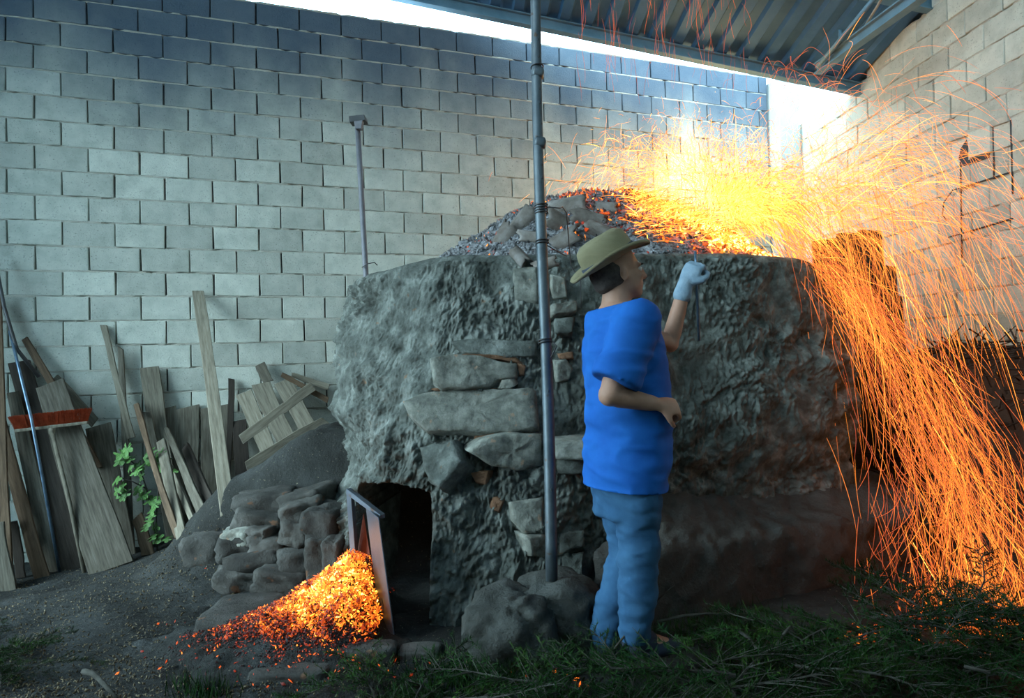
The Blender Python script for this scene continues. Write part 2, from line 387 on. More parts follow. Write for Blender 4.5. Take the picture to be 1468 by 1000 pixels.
# unseen walls added to block daylight, with an open bay on the left
def panel_wall(name, label, p0, p1, z0, z1, th=0.15):
    d = (p1 - p0); L_ = d.length; d.normalize(); n = Vector((d.y, -d.x, 0))
    bm = box_bm(L_, th, z1 - z0); me = bm_mesh(bm, name)
    o = add(name, me, MAT['block'], None, frame((p0 + p1) / 2 + Vector((0, 0, (z0 + z1) / 2)), d, -n, Vector((0, 0, 1))))
    tag(o, label, kind='structure'); return o
panel_wall('wall_front_blocker', 'unseen block wall added to block daylight from the near side', Vector((-4.8, -2.6, 0)), Vector((4.6, -2.6, 0)), -0.3, 6.2)
panel_wall('wall_left_blocker', 'unseen block wall added to shade the left beyond the open bay', Vector((-4.8, 3.7, 0)), Vector((-4.8, 5.0, 0)), -0.6, 5.6)
panel_wall('wall_left_blocker', 'unseen block wall added to limit daylight before the open bay', Vector((-4.8, -2.6, 0)), Vector((-4.8, 0.3, 0)), -0.6, 6.0)
panel_wall('wall_left_blocker', 'unseen block lintel added to cut daylight over the left bay', Vector((-4.8, 0.3, 0)), Vector((-4.8, 3.7, 0)), 4.1, 6.0)

# corner pillar
pc = P(1127, 240, 7.55)
bm = box_bm(0.30, 0.28, 4.75, 0.012, 2, 0); me = bm_mesh(bm, 'corner_pillar')
pil = add('pillar', me, None, None, frame(Vector((pc.x, pc.y + 0.10, 4.40 - 4.75 / 2)), Vector((.94, .34, 0)), Vector((-.34, .94, 0)), Vector((0, 0, 1))))
me.materials.append(rough_mat('pillar_concrete', [(0.33, 0.36, 0.34), (0.42, 0.45, 0.42)], scale=4, bump=0.4))
tag(pil, 'pale concrete pillar in the corner of the two walls', kind='structure')

# patched opening in the right wall
def on_right(px, py, lift=0.0):
    return on_plane(px, py, rO + nr * lift, nr)
def quad_part(name, corners, th, mat, parent, n, bev=0.004):
    """slab whose front outline is the given corners, th thick behind"""
    c = sum(corners, Vector()) / len(corners)
    bm = bmesh.new(); vs = [bm.verts.new(p - c) for p in corners]; f = bm.faces.new(vs)
    r = bmesh.ops.extrude_face_region(bm, geom=[f]); ex = [e for e in r['geom'] if isinstance(e, bmesh.types.BMVert)]
    bmesh.ops.translate(bm, verts=ex, vec=-n * th)
    bmesh.ops.recalc_face_normals(bm, faces=bm.faces)
    if bev: bmesh.ops.bevel(bm, geom=bm.edges[:], offset=bev, segments=1, affect='EDGES')
    o = add(name, bm_mesh(bm, name), mat); o.location = c
    if parent: child(o, parent)
    return o
quad_part('lintel', [on_right(1355, 205, .022), on_right(1356, 197, .022), on_right(1443, 165, .022), on_right(1444, 174, .022)], 0.05, MAT['mortar'], wall_right, nr)
quad_part('patch_block', [on_right(1388, 227, .030), on_right(1387, 190, .030), on_right(1418, 180, .030), on_right(1419, 217, .030)], 0.06, MAT['block'], wall_right, nr)
quad_part('broken_hole', [on_right(1374, 228, .004), on_right(1377, 213, .004), on_right(1385, 200, .004), on_right(1388, 208, .004), on_right(1388, 229, .004), on_right(1418, 220, .004), on_right(1418, 226, .004), on_right(1382, 238, .004)], 0.05, MAT['gap'], wall_right, nr, 0)
for a, b in (((1377, 232), (1379, 370)), ((1449, 172), (1452, 278)), ((1424, 182), (1425, 256)), ((1360, 340), (1452, 313)), ((1381, 268), (1448, 247))):
    pa, pb = on_right(*a, .003), on_right(*b, .003)
    tube('patch_joint', [pa, (pa + pb) / 2, pb], 0.006, MAT['gap'], wall_right, 5)
tube('hanging_wire', [on_right(1397, 265, .02), on_right(1366, 272, .04), on_right(1353, 290, .06), on_right(1351, 308, .06), on_right(1357, 316, .05)], 0.005, MAT['wire'], wall_right, 6)

# ------------------------------------------------------------------ roof
E1, E0 = P(1225, 136, 6.45), P(560, -1, 6.10)       # lower edge of the eave beam
d2 = E0 - E1; rQ = E1 + Vector((0, 0, .12))
d1 = Vector((0.06, -1.0, 0.29))
d2n = d2.normalized(); d1n = (d1 - d2n * d1.dot(d2n)).normalized(); rn = d2n.cross(d1n)
if rn.z > 0: rn = -rn
roof = empty('roof', rQ); tag(roof, 'corrugated metal roof on steel beams over the shed', kind='structure')
def roof_pt(a, b, h=0): return d2n * a + d1n * b + rn * h       # relative to rQ, rn points down
SHEET = 0.9; per = SHEET / 4
for q in range(-1, 11):
    V = []; F = []; prof = []
    for r in range(4):
        a0 = q * SHEET + r * per
        prof += [(a0, 0), (a0 + per * .42, 0), (a0 + per * .52, .045), (a0 + per * .90, .045)]
    prof.append((q * SHEET + SHEET + 0.01, 0))
    for (a, h) in prof:
        V.append(roof_pt(a, -0.12, -h)); V.append(roof_pt(a, 9.6, -h))
    for r in range(len(prof) - 1): F.append((2 * r, 2 * r + 1, 2 * r + 3, 2 * r + 2))
    add('roof_sheet', mesh('roof_sheet', V, F), MAT['roof'], roof)
def beam_between(name, p, q, wd, ht, mat, parent):
    d = (q - p); L_ = d.length; d.normalize(); x = d.cross(Vector((0, 0, 1))).normalized(); z = x.cross(d)
    bm = bmesh.new()   # I profile
    prof = [(-wd, -ht), (wd, -ht), (wd, -ht + .012), (.008, -ht + .012), (.008, ht - .012), (wd, ht - .012), (wd, ht), (-wd, ht), (-wd, ht - .012), (-.008, ht - .012), (-.008, -ht + .012), (-wd, -ht + .012)]
    v0 = [bm.verts.new(x * a + z * b - d * L_ / 2) for a, b in prof]; v1 = [bm.verts.new(x * a + z * b + d * L_ / 2) for a, b in prof]
    for k in range(12): bm.faces.new((v0[k], v0[(k + 1) % 12], v1[(k + 1) % 12], v1[k]))
    bm.faces.new(v0[::-1]); bm.faces.new(v1); bmesh.ops.recalc_face_normals(bm, faces=bm.faces)
    o = add(name, bm_mesh(bm, name), mat); o.location = (p + q) / 2
    return child(o, parent)
for b_, nm in ((0.0, 'eave_beam'), (1.05, 'purlin'), (2.3, 'purlin'), (3.6, 'purlin'), (4.9, 'purlin')):
    beam_between(nm, rQ + roof_pt(-0.35, b_, .065), rQ + roof_pt(9.2, b_, .065), 0.04, 0.055, MAT['beam'], roof)
beam_between('rafter', P(1172, 99, 6.0), P(1330, -16, 4.6), 0.04, 0.05, MAT['beam'], roof)
tube('brace_rod', [P(1229, 56, 5.6), P(1268, -8, 5.0)], 0.012, MAT['mortar'], roof, 6)
tube('brace_rod', [P(1172, 96, 5.9), P(1268, -20, 4.9)], 0.022, MAT['beam'], roof, 6)
tube('brace_rod', [P(1205, 72, 5.8), P(1205, 42, 5.75)], 0.018, MAT['beam'], roof, 6)

# ------------------------------------------------------------------ kiln
def catmull(pts, n, us=None):
    pts = [np.array(p, float) for p in pts]; K = len(pts); out = []
    for i in range(n):
        u = i / n * K if us is None else us[i]; k = int(u); t = u - k
        p0, p1, p2, p3 = pts[(k - 1) % K], pts[k % K], pts[(k + 1) % K], pts[(k + 2) % K]
        out.append(0.5 * (2 * p1 + (p2 - p0) * t + (2 * p0 - 5 * p1 + 4 * p2 - p3) * t * t + (3 * p1 - p0 - 3 * p2 + p3) * t ** 3))
    return np.array(out)
RIM = [(-1.10, 4.55, 1.77), (-0.88, 4.03, 1.77), (-0.42, 3.66, 1.80), (0.02, 3.62, 1.80), (0.46, 3.60, 1.79), (1.06, 3.70, 1.80), (1.55, 3.78, 1.79), (1.86, 3.98, 1.78),
       (2.12, 4.6, 1.76), (2.1, 5.5, 1.76), (1.2, 6.1, 1.76), (-0.3, 5.85, 1.76), (-1.0, 5.3, 1.76)]
BASE = [(-1.16, 4.35, 0), (-1.06, 3.68, 0), (-0.80, 3.12, 0), (-0.28, 2.96, 0), (0.22, 3.02, 0), (0.85, 3.50, 0), (1.42, 3.66, 0), (2.10, 3.86, 0),
        (2.36, 4.6, 0), (2.3, 5.6, 0), (1.2, 6.2, 0), (-0.3, 5.95, 0), (-1.15, 5.3, 0)]
NA, NH = 1300, 260
US = np.concatenate([np.linspace(0, 8.4, 1200, endpoint=False), np.linspace(8.4, 13, 100, endpoint=False)])
rim = catmull(RIM, NA, US); bas = catmull(BASE, NA, US)
cen = np.array((0.55, 4.8))
kiln = empty('kiln', (0.55, 4.6, 0)); tag(kiln, 'large mud and stone kiln heaped with burning embers', 'kiln')
tan = np.roll(rim, -1, 0) - np.roll(rim, 1, 0); nrm = np.stack([tan[:, 1], -tan[:, 0]], 1); nrm /= np.linalg.norm(nrm, axis=1)[:, None]
h = np.linspace(0, 1, NH)[None]; rz = rim[:, 2:3]
low = h < 0.94
z = np.where(low, -0.35 + (rz + 0.30) * h / .94, 0); tt = np.clip(z / rz, 0, 1); e = tt ** .95; bul = .05 * np.sin(np.pi * tt ** 1.3)
an = (h - .94) / .06 * np.pi / 2; rr_ = 0.13 * (1 - np.cos(an))
KX = np.where(low, bas[:, 0:1] + (rim[:, 0:1] - bas[:, 0:1]) * e + nrm[:, 0:1] * bul, rim[:, 0:1] - nrm[:, 0:1] * rr_).ravel()
KY = np.where(low, bas[:, 1:2] + (rim[:, 1:2] - bas[:, 1:2]) * e + nrm[:, 1:2] * bul, rim[:, 1:2] - nrm[:, 1:2] * rr_).ravel()
KZ = np.where(low, z, rz - .05 + .05 * np.sin(an)).ravel()
n0 = np.repeat(nrm[:, 0], NH); n1_ = np.repeat(nrm[:, 1], NH); toph = np.broadcast_to(~low, (NA, NH)).ravel()
Pk = np.stack([KX, KY, KZ], 1)
wp = Pk + .05 * np.stack([pn(Pk, 4, 1.1), pn(Pk, 4, 5.2), pn(Pk, 4, 8.7)], 1)          # warped so the lumps are not round
dsp = .050 * pfb(wp, 1.9, 3) + .026 * pfb(wp, 5.5, 2, 4.4)
crag = 1 - np.abs(pn(wp, 6.5, 2.2)) * 2.2; patch = vss(-.15, .35, pn(Pk, 1.7, 6.1))    # crusty patches and smoother daub
dsp += .020 * np.clip(crag, 0, 1) ** 2 * patch
dsp += (.8 + 1.0 * patch) * (.019 * (np.abs(pfb(wp, 13, 3, 3.1)) - .25) + .012 * (np.abs(pn(wp, 32, 7.7)) - .25) + .006 * np.abs(pn(wp, 62, .4)))
dsp += .012 * np.sin(KZ * 29 + 3 * pn(Pk, 1.6)) * vss(.0, .5, pn(Pk, 1.3, 2.2))        # bedding of the stones under the mud
pit = pn(wp, 10, 9.9); dsp -= .05 * np.clip(pit - .48, 0, 1)
dsp -= .10 * vss(.30, .05, np.abs(KZ - .62)) * vss(-.6, -.95, KX)
dsp -= np.where(KX > .75, .06 * vss(.9, .35, KZ), 0)
dsp = np.where(KY < 5.0, dsp, 0) * np.where(toph, .3, 1)
KX = KX + n0 * dsp; KY = KY + n1_ * dsp; KZ = KZ + np.where(toph, .2 * dsp, .15 * dsp)
mo = vss(-.86, -.78, KX) * vss(-.40, -.48, KX) * vss(0, -.07, KZ - (.60 - .9 * (KX + .60) ** 2)) * (KY < 3.6)
KX = KX + .16 * mo; KY = KY + 1.0 * mo
V = np.stack([KX, KY, KZ], 1); F = gridf(NA, NH, True)
kme = npmesh('kiln_wall', V, F)
bodyk = add('kiln_wall', kme, MAT['mud']); child(bodyk, kiln)
KB = BVHTree.FromPolygons(V.tolist(), F.tolist())
def hitk(px, py):
    d = ray(px, py).normalized(); r = KB.ray_cast(CAM, d, 20)
    if r[0] is None: return None, None
    nn = r[1]
    if nn.dot(d) > 0: nn = -nn
    return r[0], nn

# ---- stones set in the kiln face, outlined by their pixels and laid on the face
def face_stone(poly, proud=0.03, th=0.16, mat='stone', seed=0, parent=None, name='stone', tilt=None):
    cx = sum(p[0] for p in poly) / len(poly); cy = sum(p[1] for p in poly) / len(poly)
    pts = [hitk(cx + (p[0] - cx) * .8, cy + (p[1] - cy) * .8) for p in poly] + [hitk(cx, cy)]
    pts = [p for p in pts if p[0] is not None]
    c = sum((p[0] for p in pts), Vector()) / len(pts); n = sum((p[1] for p in pts), Vector()).normalized()
    vd = (CAM - c).normalized(); n = (n + vd * 0.35).normalized()
    pl = c + n * (proud + .6 * max(0, max((p[0] - c).dot(n) for p in pts)))
    ring = [on_plane(px, py, pl, n) for px, py in poly]
    # resample outline, three rings make a softly rounded edge
    dense = []
    K = len(ring)
    for i in range(K):
        a, b = ring[i], ring[(i + 1) % K]; m = max(1, int((b - a).length / 0.022))
        for q in range(m): dense.append(a.lerp(b, q / m))
    K = len(dense); cc = sum(dense, Vector()) / K
    rings = []
    size = max((p - cc).length for p in dense)
    for (s, h) in ((1.0, -th), (1.02, -0.035), (0.985, -0.008), (0.93, 0.004), (0.75, 0.006), (0.5, 0.006), (0.25, 0.006)):
        rr = []
        for p in dense:
            q = cc + (p - cc) * (1 - (1 - s) * min(1, 0.12 / max(.05, size)) * 2 if s > .9 else s)
            q = q + n * h
            am = 0.012 if s > 0.9 else 0.013
            q = q + n * (am * fbm(q + Vector((seed, 0, 0)), 9, 3) + 0.008 * nz(q, 38)) + (p - cc).normalized() * (0.010 * nz(q + Vector((seed, 5, 0)), 14) if s > .9 else 0)
            rr.append(q)
        rings.append(rr)
    Vv = [p - cc for r in rings for p in r] + [n * 0.006]; Ff = []
    for r in range(len(rings) - 1):
        for i in range(K):
            Ff.append((r * K + i, r * K + (i + 1) % K, (r + 1) * K + (i + 1) % K, (r + 1) * K + i))
    ci = len(Vv) - 1; r0 = (len(rings) - 1) * K
    for i in range(K): Ff.append((r0 + i, r0 + (i + 1) % K, ci))
    o = add(name, mesh(name, Vv, Ff, True), MAT[mat]); o.location = cc
    child(o, parent or kiln); return o
STONES = [
    ([(576, 574), (608, 560), (660, 557), (766, 556), (771, 612), (730, 619), (612, 617), (586, 594)], .035, 'stone'),
    ([(617, 512), (648, 505), (690, 508), (712, 516), (744, 520), (741, 542), (716, 545), (704, 556), (634, 557), (622, 545)], .03, 'stone'),
    ([(671, 646), (690, 632), (720, 621), (776, 622), (778, 668), (742, 676), (704, 668)], .035, 'stone'),
    ([(730, 720), (779, 712), (781, 762), (752, 766), (735, 745)], .02, 'stone'),
    ([(756, 769), (782, 766), (783, 800), (760, 798)], .02, 'stone'),
    ([(646, 488), (690, 484), (768, 488), (770, 510), (720, 513), (664, 505)], .015, 'mud'),
    ([(734, 384), (770, 380), (772, 432), (738, 430)], .015, 'stone'),
    ([(792, 435), (828, 430), (830, 446), (794, 450)], .03, 'stone'),
    ([(794, 455), (824, 452), (820, 476), (794, 478)], .02, 'mud'),
    ([(790, 392), (811, 396), (814, 428), (791, 430)], .02, 'stone'),
    ([(796, 518), (812, 515), (822, 528), (816, 546), (798, 548)], .025, 'stone'),
    ([(720, 546), (736, 544), (742, 552), (734, 557), (712, 557)], .03, 'stone'),
    ([(802, 764), (838, 758), (840, 786), (804, 792)], .015, 'mud'),
    ([(804, 796), (838, 790), (836, 826), (806, 830)], .015, 'mud'),
    ([(600, 640), (650, 628), (664, 660), (630, 702), (612, 690)], .05, 'mud'),
]
for i, (pl, pr, mt) in enumerate(STONES): face_stone(pl, pr, mat=mt, seed=i * 3.7)
for i, pl in enumerate(([(664, 506), (706, 508), (742, 512), (752, 522), (740, 520), (690, 512)], [(617, 556), (640, 557), (714, 556), (712, 561), (640, 562)], [(680, 618), (714, 619), (700, 630), (686, 640), (674, 644)],
                        [(672, 676), (702, 674), (698, 696), (680, 692)], [(742, 520), (754, 524), (752, 540), (744, 540)], [(706, 712), (724, 716), (716, 738), (700, 728)], [(798, 506), (820, 504), (822, 514), (800, 516)])):
    face_stone(pl, 0.006, 0.08, 'clay_joint', 50 + i, name='clay_joint')
# shelf stone jutting out beside the pole
def rock_mesh(dx, dy, dz, seed, cuts=4, rough=0.16, power=4.0):
    bm = bmesh.new(); bmesh.ops.create_cube(bm, size=2); bmesh.ops.subdivide_edges(bm, edges=bm.edges[:], cuts=cuts, use_grid_fill=True)
    off = Vector((seed * 3.1, seed * 1.7, seed * .9))
    for v in bm.verts:
        d = v.co.copy(); l = (abs(d.x) ** power + abs(d.y) ** power + abs(d.z) ** power) ** (1 / power); d /= l
        k = 1 + rough * fbm(d + off, 1.3, 3) + rough * .35 * nz(d + off, 5)
        v.co = Vector((d.x * k * dx / 2, d.y * k * dy / 2, d.z * k * dz / 2))
    return bm_mesh(bm, 'rock', True)
def rock_px(name, x0, y0, x1, y1, Y, dy, mat, seed, parent=None, rot=0.0, cuts=4, rough=0.16, power=4.0, yaw=0.0):
    c = P((x0 + x1) / 2, (y0 + y1) / 2, Y); k = Y / FPX
    o = add(name, rock_mesh((x1 - x0) * k, dy, (y1 - y0) * k, seed, cuts, rough, power), MAT[mat])
    o.location = c; o.rotation_euler = (0, rot, yaw)
    if parent: child(o, parent)
    return o
p_, n_ = hitk(812, 650)
Yk = p_.y
rock_px('shelf_stone', 786, 626, 862, 654, Yk - 0.06, 0.30, 'stone', 3, kiln, cuts=6, power=6, rough=.1)
rock_px('shelf_stone', 796, 652, 846, 676, Yk + 0.0, 0.22, 'mud', 4, kiln, cuts=6)

# ---- bench ledge along the dark side
V = []; F = []
NBX, prof_n = 220, 60
bf = catmull([(0.30, 2.98, 0), (0.74, 3.02, 0), (1.25, 3.20, 0), (1.85, 3.45, 0), (2.36, 3.70, 0), (2.62, 4.2, 0), (2.5, 5.0, 0), (1.2, 5.0, 0), (0.3, 4.4, 0)], 700)
i0, i1 = 10, 480
sel = bf[i0:i1:2]
for q, b in enumerate(sel):
    tq = q / len(sel)
    ctr = np.array((1.2, 4.3)); dv = ctr - b[:2]; L_ = np.linalg.norm(dv); dv /= L_
    for j in range(prof_n):
        h = j / (prof_n - 1)
        if h < 0.4: r_, z = 0.04 * (h / .4) - 0.02, -0.12 + 0.40 * (h / .4)
        elif h < 0.5: a = (h - .4) / .1 * math.pi / 2; r_, z = 0.02 + 0.06 * (1 - math.cos(a)), 0.28 + 0.04 * math.sin(a)
        else: r_, z = 0.08 + 0.80 * (h - .5) / .5, 0.32 + 0.17 * (h - .5) / .5
        p = Vector((b[0] + dv[0] * r_, b[1] + dv[1] * r_, z))
        dd = 0.04 * fbm(p, 3, 3) + 0.014 * fbm(p, 13, 3) + .006 * nz(p, 40)
        V.append((p.x - dv[0] * dd, p.y - dv[1] * dd, p.z + (dd if h > .45 else 0)))
for q in range(len(sel) - 1):
    for j in range(prof_n - 1):
        F.append((q * prof_n + j, (q + 1) * prof_n + j, (q + 1) * prof_n + j + 1, q * prof_n + j + 1))
bench = add('bench_ledge', mesh('bench_ledge', V, F, True), MAT['dark_mud']); child(bench, kiln)

# ---- heap of ash and embers on the kiln
MC = (0.62, 4.72)
def mound_z(x, y):
    dx, dy = (x - MC[0]), (y - MC[1])
    rx = 1.32 if dx < 0 else 1.42; ry = 1.02
    r = math.sqrt((dx / rx) ** 2 + (dy / ry) ** 2)
    base = 1.74 + 0.66 * max(0, 1 - r ** 1.7)
    base -= 0.03 * ss(0.3, 1.3, dx)
    return base, r
NG = 150
V = []; F = []; 
gx = np.linspace(-1.05, 2.08, NG); gy = np.linspace(3.62, 5.9, NG)
Hm = []
for y in gy:
    for x in gx:
        z, r = mound_z(x, y)
        z += 0.045 * fbm((x, y, 2), 4, 3) + 0.02 * fbm((x, y, 7), 15, 3)
        V.append((x, y, z)); Hm.append(0)
def inside_rim(x, y):
    c = False; K = len(RIM); j = K - 1
    for i in range(K):
        xi, yi = RIM[i][:2]; xj, yj = RIM[j][:2]
        xi = MC[0] + (xi - MC[0]) * .94; yi = MC[1] + (yi - MC[1]) * .94; xj = MC[0] + (xj - MC[0]) * .94; yj = MC[1] + (yj - MC[1]) * .94
        if (yi > y) != (yj > y) and x < (xj - xi) * (y - yi) / (yj - yi) + xi: c = not c
        j = i
    return c
ins = [inside_rim(v[0], v[1]) for v in V]
for j in range(NG - 1):
    for i in range(NG - 1):
        q = (j * NG + i, j * NG + i + 1, (j + 1) * NG + i + 1, (j + 1) * NG + i)
        if any(ins[k] for k in q): F.append(q)
mme = mesh('ash_mound', V, F, True)
# surface of the burning side glows through the ash
def burn(x, y):
    return ss(0.25, 1.05, x + 0.30 * nz((x, y, 3), 2.2)) * ss(3.72, 4.2, y + .1 * nz((x, y, 0), 5) + 0.10 * ss(.8, 1.6, x))
hv = []
for (x, y, z) in V:
    b = burn(x, y); q = 0.5 + 0.9 * fbm((x, y, z), 9, 3)
    hv.append(max(0, min(.9, b * (0.25 + .75 * q))))
set_heat(mme, hv)
m_, nt, b = new_mat('ash_with_embers'); L = nt.links.new
a = N(nt, 'ShaderNodeAttribute', attribute_name='temperature_level'); tc = N(nt, 'ShaderNodeTexCoord')
n1 = N(nt, 'ShaderNodeTexNoise', Scale=45, Detail=4); L(tc.outputs['Object'], n1.inputs['Vector'])
ad = N(nt, 'ShaderNodeMath', operation='MULTIPLY'); L(a.outputs['Fac'], ad.inputs[0])
mr = N(nt, 'ShaderNodeMapRange'); L(n1.outputs[0], mr.inputs[0]); mr.inputs[1].default_value = .35; mr.inputs[2].default_value = .65; mr.inputs[3].default_value = .5; mr.inputs[4].default_value = 1.3
L(mr.outputs[0], ad.inputs[1])
r = ramp(nt, HEAT); L(ad.outputs[0], r.inputs[0])
st = ramp(nt, [(0.15, (0, 0, 0)), (0.4, (.05, .05, .05)), (0.8, (.25, .25, .25)), (1.0, (.4, .4, .4))]); L(ad.outputs[0], st.inputs[0])
mu = N(nt, 'ShaderNodeMath', operation='MULTIPLY'); L(st.outputs[0], mu.inputs[0]); mu.inputs[1].default_value = 10
L(r.outputs[0], b.inputs['Emission Color']); L(mu.outputs[0], b.inputs['Emission Strength'])
ar = ramp(nt, [(0.35, (.10, .10, .105)), (0.6, (.27, .28, .29)), (.75, (.36, .37, .38))]); L(n1.outputs[0], ar.inputs[0]); L(ar.outputs[0], b.inputs['Base Color'])
b.inputs['Roughness'].default_value = .95
bp = N(nt, 'ShaderNodeBump', Strength=1, Distance=.02); L(n1.outputs[0], bp.inputs['Height']); L(bp.outputs[0], b.inputs['Normal'])
mound = add('ash_mound', mme, m_); child(mound, kiln)

def chunks(name, pts, sizes, heats, mat, seed=0, flat=0.6, elong=1.0):
    """many small irregular lumps (octahedra) as one mesh with a temperature each"""
    R = np.random.default_rng(seed); n = len(pts)
    base = np.array([(1, 0, 0), (-1, 0, 0), (0, 1, 0), (0, -1, 0), (0, 0, 1), (0, 0, -1)], float)
    fs = np.array([(0, 2, 4), (2, 1, 4), (1, 3, 4), (3, 0, 4), (2, 0, 5), (1, 2, 5), (3, 1, 5), (0, 3, 5)])
    Q = R.normal(size=(n, 3, 3)); Q, _ = np.linalg.qr(Q)
    sc_ = np.stack([np.full(n, elong), R.uniform(.5, 1, n), R.uniform(.3, 1, n) * flat], 1) * np.asarray(sizes)[:, None]
    v = base[None] * R.uniform(.7, 1.2, (n, 6, 1)) * sc_[:, None, :]
    v = np.einsum('nij,nkj->nki', Q, v) + np.asarray(pts)[:, None, :]
    f = fs[None] + (np.arange(n) * 6)[:, None, None]
    me = bpy.data.meshes.new(name); V_ = v.reshape(-1, 3); F_ = f.reshape(-1, 3)
    me.vertices.add(len(V_)); me.vertices.foreach_set('co', V_.ravel().astype(np.float32))
    me.loops.add(F_.size); me.loops.foreach_set('vertex_index', F_.ravel().astype(np.int32))
    me.polygons.add(len(F_)); me.polygons.foreach_set('loop_start', np.arange(0, F_.size, 3, dtype=np.int32))
    me.update(calc_edges=True); me.validate()
    if heats is not None: set_heat(me, np.repeat(heats, 6))
    return add(name, me, mat)
pts = []; hs = []; szs = []
R = random.Random(3)
while len(pts) < 9000:
    x = R.uniform(-.3, 1.95); y = R.uniform(3.65, 5.6)
    if not inside_rim(x, y): continue
    b = burn(x, y)
    if R.random() > b + 0.05: continue
    z, r_ = mound_z(x, y); z += 0.045 * fbm((x, y, 2), 4, 3) + 0.02 * fbm((x, y, 7), 15, 3)
    pts.append((x, y, z + R.uniform(-.004, .02))); szs.append(R.uniform(.005, .017))
    core = math.exp(-(((x - 1.35) / .55) ** 2 + ((y - 4.25) / .6) ** 2))
    hs.append(min(1, max(0, R.gauss(0.30 + 0.45 * core * b + .1 * b, .22))))
emb = chunks('ember_bed', pts, szs, hs, MAT['ember'], 1, elong=1.5); child(emb, kiln); emb['kind'] = 'stuff'; emb['label'] = 'bed of glowing orange embers on the heap'
pts = []; szs = []
while len(pts) < 7000:
    x = R.uniform(-1.0, 1.9); y = R.uniform(3.65, 5.0)
    if not inside_rim(x, y): continue
    if R.random() < burn(x, y) * 1.15: continue
    z, r_ = mound_z(x, y); z += 0.045 * fbm((x, y, 2), 4, 3) + 0.02 * fbm((x, y, 7), 15, 3)
    pts.append((x, y, z + R.uniform(-.004, .008))); szs.append(R.uniform(.006, .020))
ashc = chunks('ash_flakes', pts, szs, None, MAT['ash'], 2, flat=.5, elong=1.3); child(ashc, kiln); ashc['kind'] = 'stuff'; ashc['label'] = 'grey ash flakes and cinders on the heap'

MB_ = BVHTree.FromPolygons([Vector(v) for v in V], F)
def hitm(px, py):
    d = ray(px, py).normalized(); r = MB_.ray_cast(CAM, d, 20); r2 = KB.ray_cast(CAM, d, 20)
    if r[0] is None: r = r2
    elif r2[0] is not None and r2[3] < r[3]: r = r2
    if r[0] is None: return None, None
    return r[0], (r[1] if r[1].z > 0 or r[1].dot(d) < 0 else -r[1])

# ---- broken roof tiles laid over the heap
def shard_mesh(L_, W_, curve, seed):
    r = random.Random(seed); n, m = 8, 10; V = []; F = []
    edge = [1 + r.uniform(-.22, .10) for _ in range(m + 1)]; edge2 = [1 + r.uniform(-.22, .10) for _ in range(m + 1)]
    side = [1 + r.uniform(-.12, .08) for _ in range(n + 1)]
    for s in (0, 1):
        for i in range(n + 1):
            for j in range(m + 1):
                u = (i / n - .5); e = edge[j] if u > 0 else edge2[j]; v = (j / m - .5) * 2 * side[i]
                an = v * curve
                rad = W_ / 2 / curve - s * 0.013
                V.append((u * L_ * e, rad * math.sin(an), rad * math.cos(an) - W_ / 2 / curve))
    K = (n + 1) * (m + 1)
    for i in range(n):
        for j in range(m):
            a = i * (m + 1) + j; q = (a, a + 1, a + m + 2, a + m + 1)
            F.append(q[::-1]); F.append(tuple(K + k for k in q))
    for j in range(m):
        F.append((j, j + 1, K + j + 1, K + j)); a = n * (m + 1) + j; F.append((a + 1, a, K + a, K + a + 1))
    for i in range(n):
        a = i * (m + 1); F.append((a + m + 1, a, K + a, K + a + m + 1)); a += m; F.append((a, a + m + 1, K + a + m + 1, K + a))
    return mesh('tile_shard', V, F, True)
SH = [  # px, py, length, width, curve, roll about view, lift, tilt
    (815, 298, .26, .20, .8, -0.15, .05, .5, 'large curved tile shard on top of the heap behind the pole'),
    (842, 318, .24, .18, .7, 0.3, .05, .3, 'tile shard at the edge of the ember bed above the hat'),
    (752, 318, .22, .16, .6, -0.9, .04, .5, 'long tile shard lying steeply beside the pole'),
    (725, 340, .20, .15, .5, -1.0, .03, .5, 'pale tile shard low on the ash slope left of the pole'),
    (762, 345, .20, .14, .9, 0.1, .05, .2, 'tile shard standing on edge at the kiln rim by the pole'),
    (748, 372, .18, .12, 1.0, 0.9, .04, .2, 'narrow upright tile shard hanging over the kiln rim'),
    (806, 345, .28, .22, .8, 0.05, .03, -.2, 'broad round-backed tile at the rim right of the pole'),
    (800, 322, .22, .20, .8, 0.4, .06, .1, 'tile shard tied against the pole by the wire'),
    (700, 322, .16, .10, .4, -0.7, .02, .5, 'small tile shard on the middle of the ash slope'),
    (676, 340, .14, .09, .4, -0.6, .02, .5, 'small tile shard low on the left of the ash slope'),
    (742, 296, .18, .10, .4, -0.6, .02, .5, 'flat tile shard near the crest of the ash slope'),
    (858, 335, .20, .16, .6, .5, .03, .1, 'dark tile shard just behind the straw hat'),
    (868, 300, .16, .12, .5, .2, .03, .3, 'tile shard with red glow beneath at the ember edge'),
    (782, 378, .16, .10, 1.0, -.3, .02, .1, 'thin curved tile shard hanging under the tied one'),
    (712, 300, .13, .08, .3, -.6, .015, .5, 'flat chip of tile high on the ash slope'),
]
for i, (px, py, l_, w_, cv, rl, lift, tl, lab) in enumerate(SH):
    p, n = hitm(px, py)
    if p is None: continue
    vd = (CAM - p).normalized(); nn = (n * .8 + vd * .7 + Vector((R.uniform(-.9, .7), R.uniform(-.2, .2), .3 * tl + R.uniform(-.5, .8)))).normalized()
    x = crt * math.cos(rl) - cup * math.sin(rl); x = (x - nn * x.dot(nn)).normalized(); y = nn.cross(x)
    o = add('tile_shard', shard_mesh(l_ * .92, w_ * .95, cv * 1.5, i), MAT['tile'], None, frame(p + nn * (lift * .9 + .015), x, y, nn))
    tag(o, lab, 'tile', 'broken tiles covering the kiln heap')
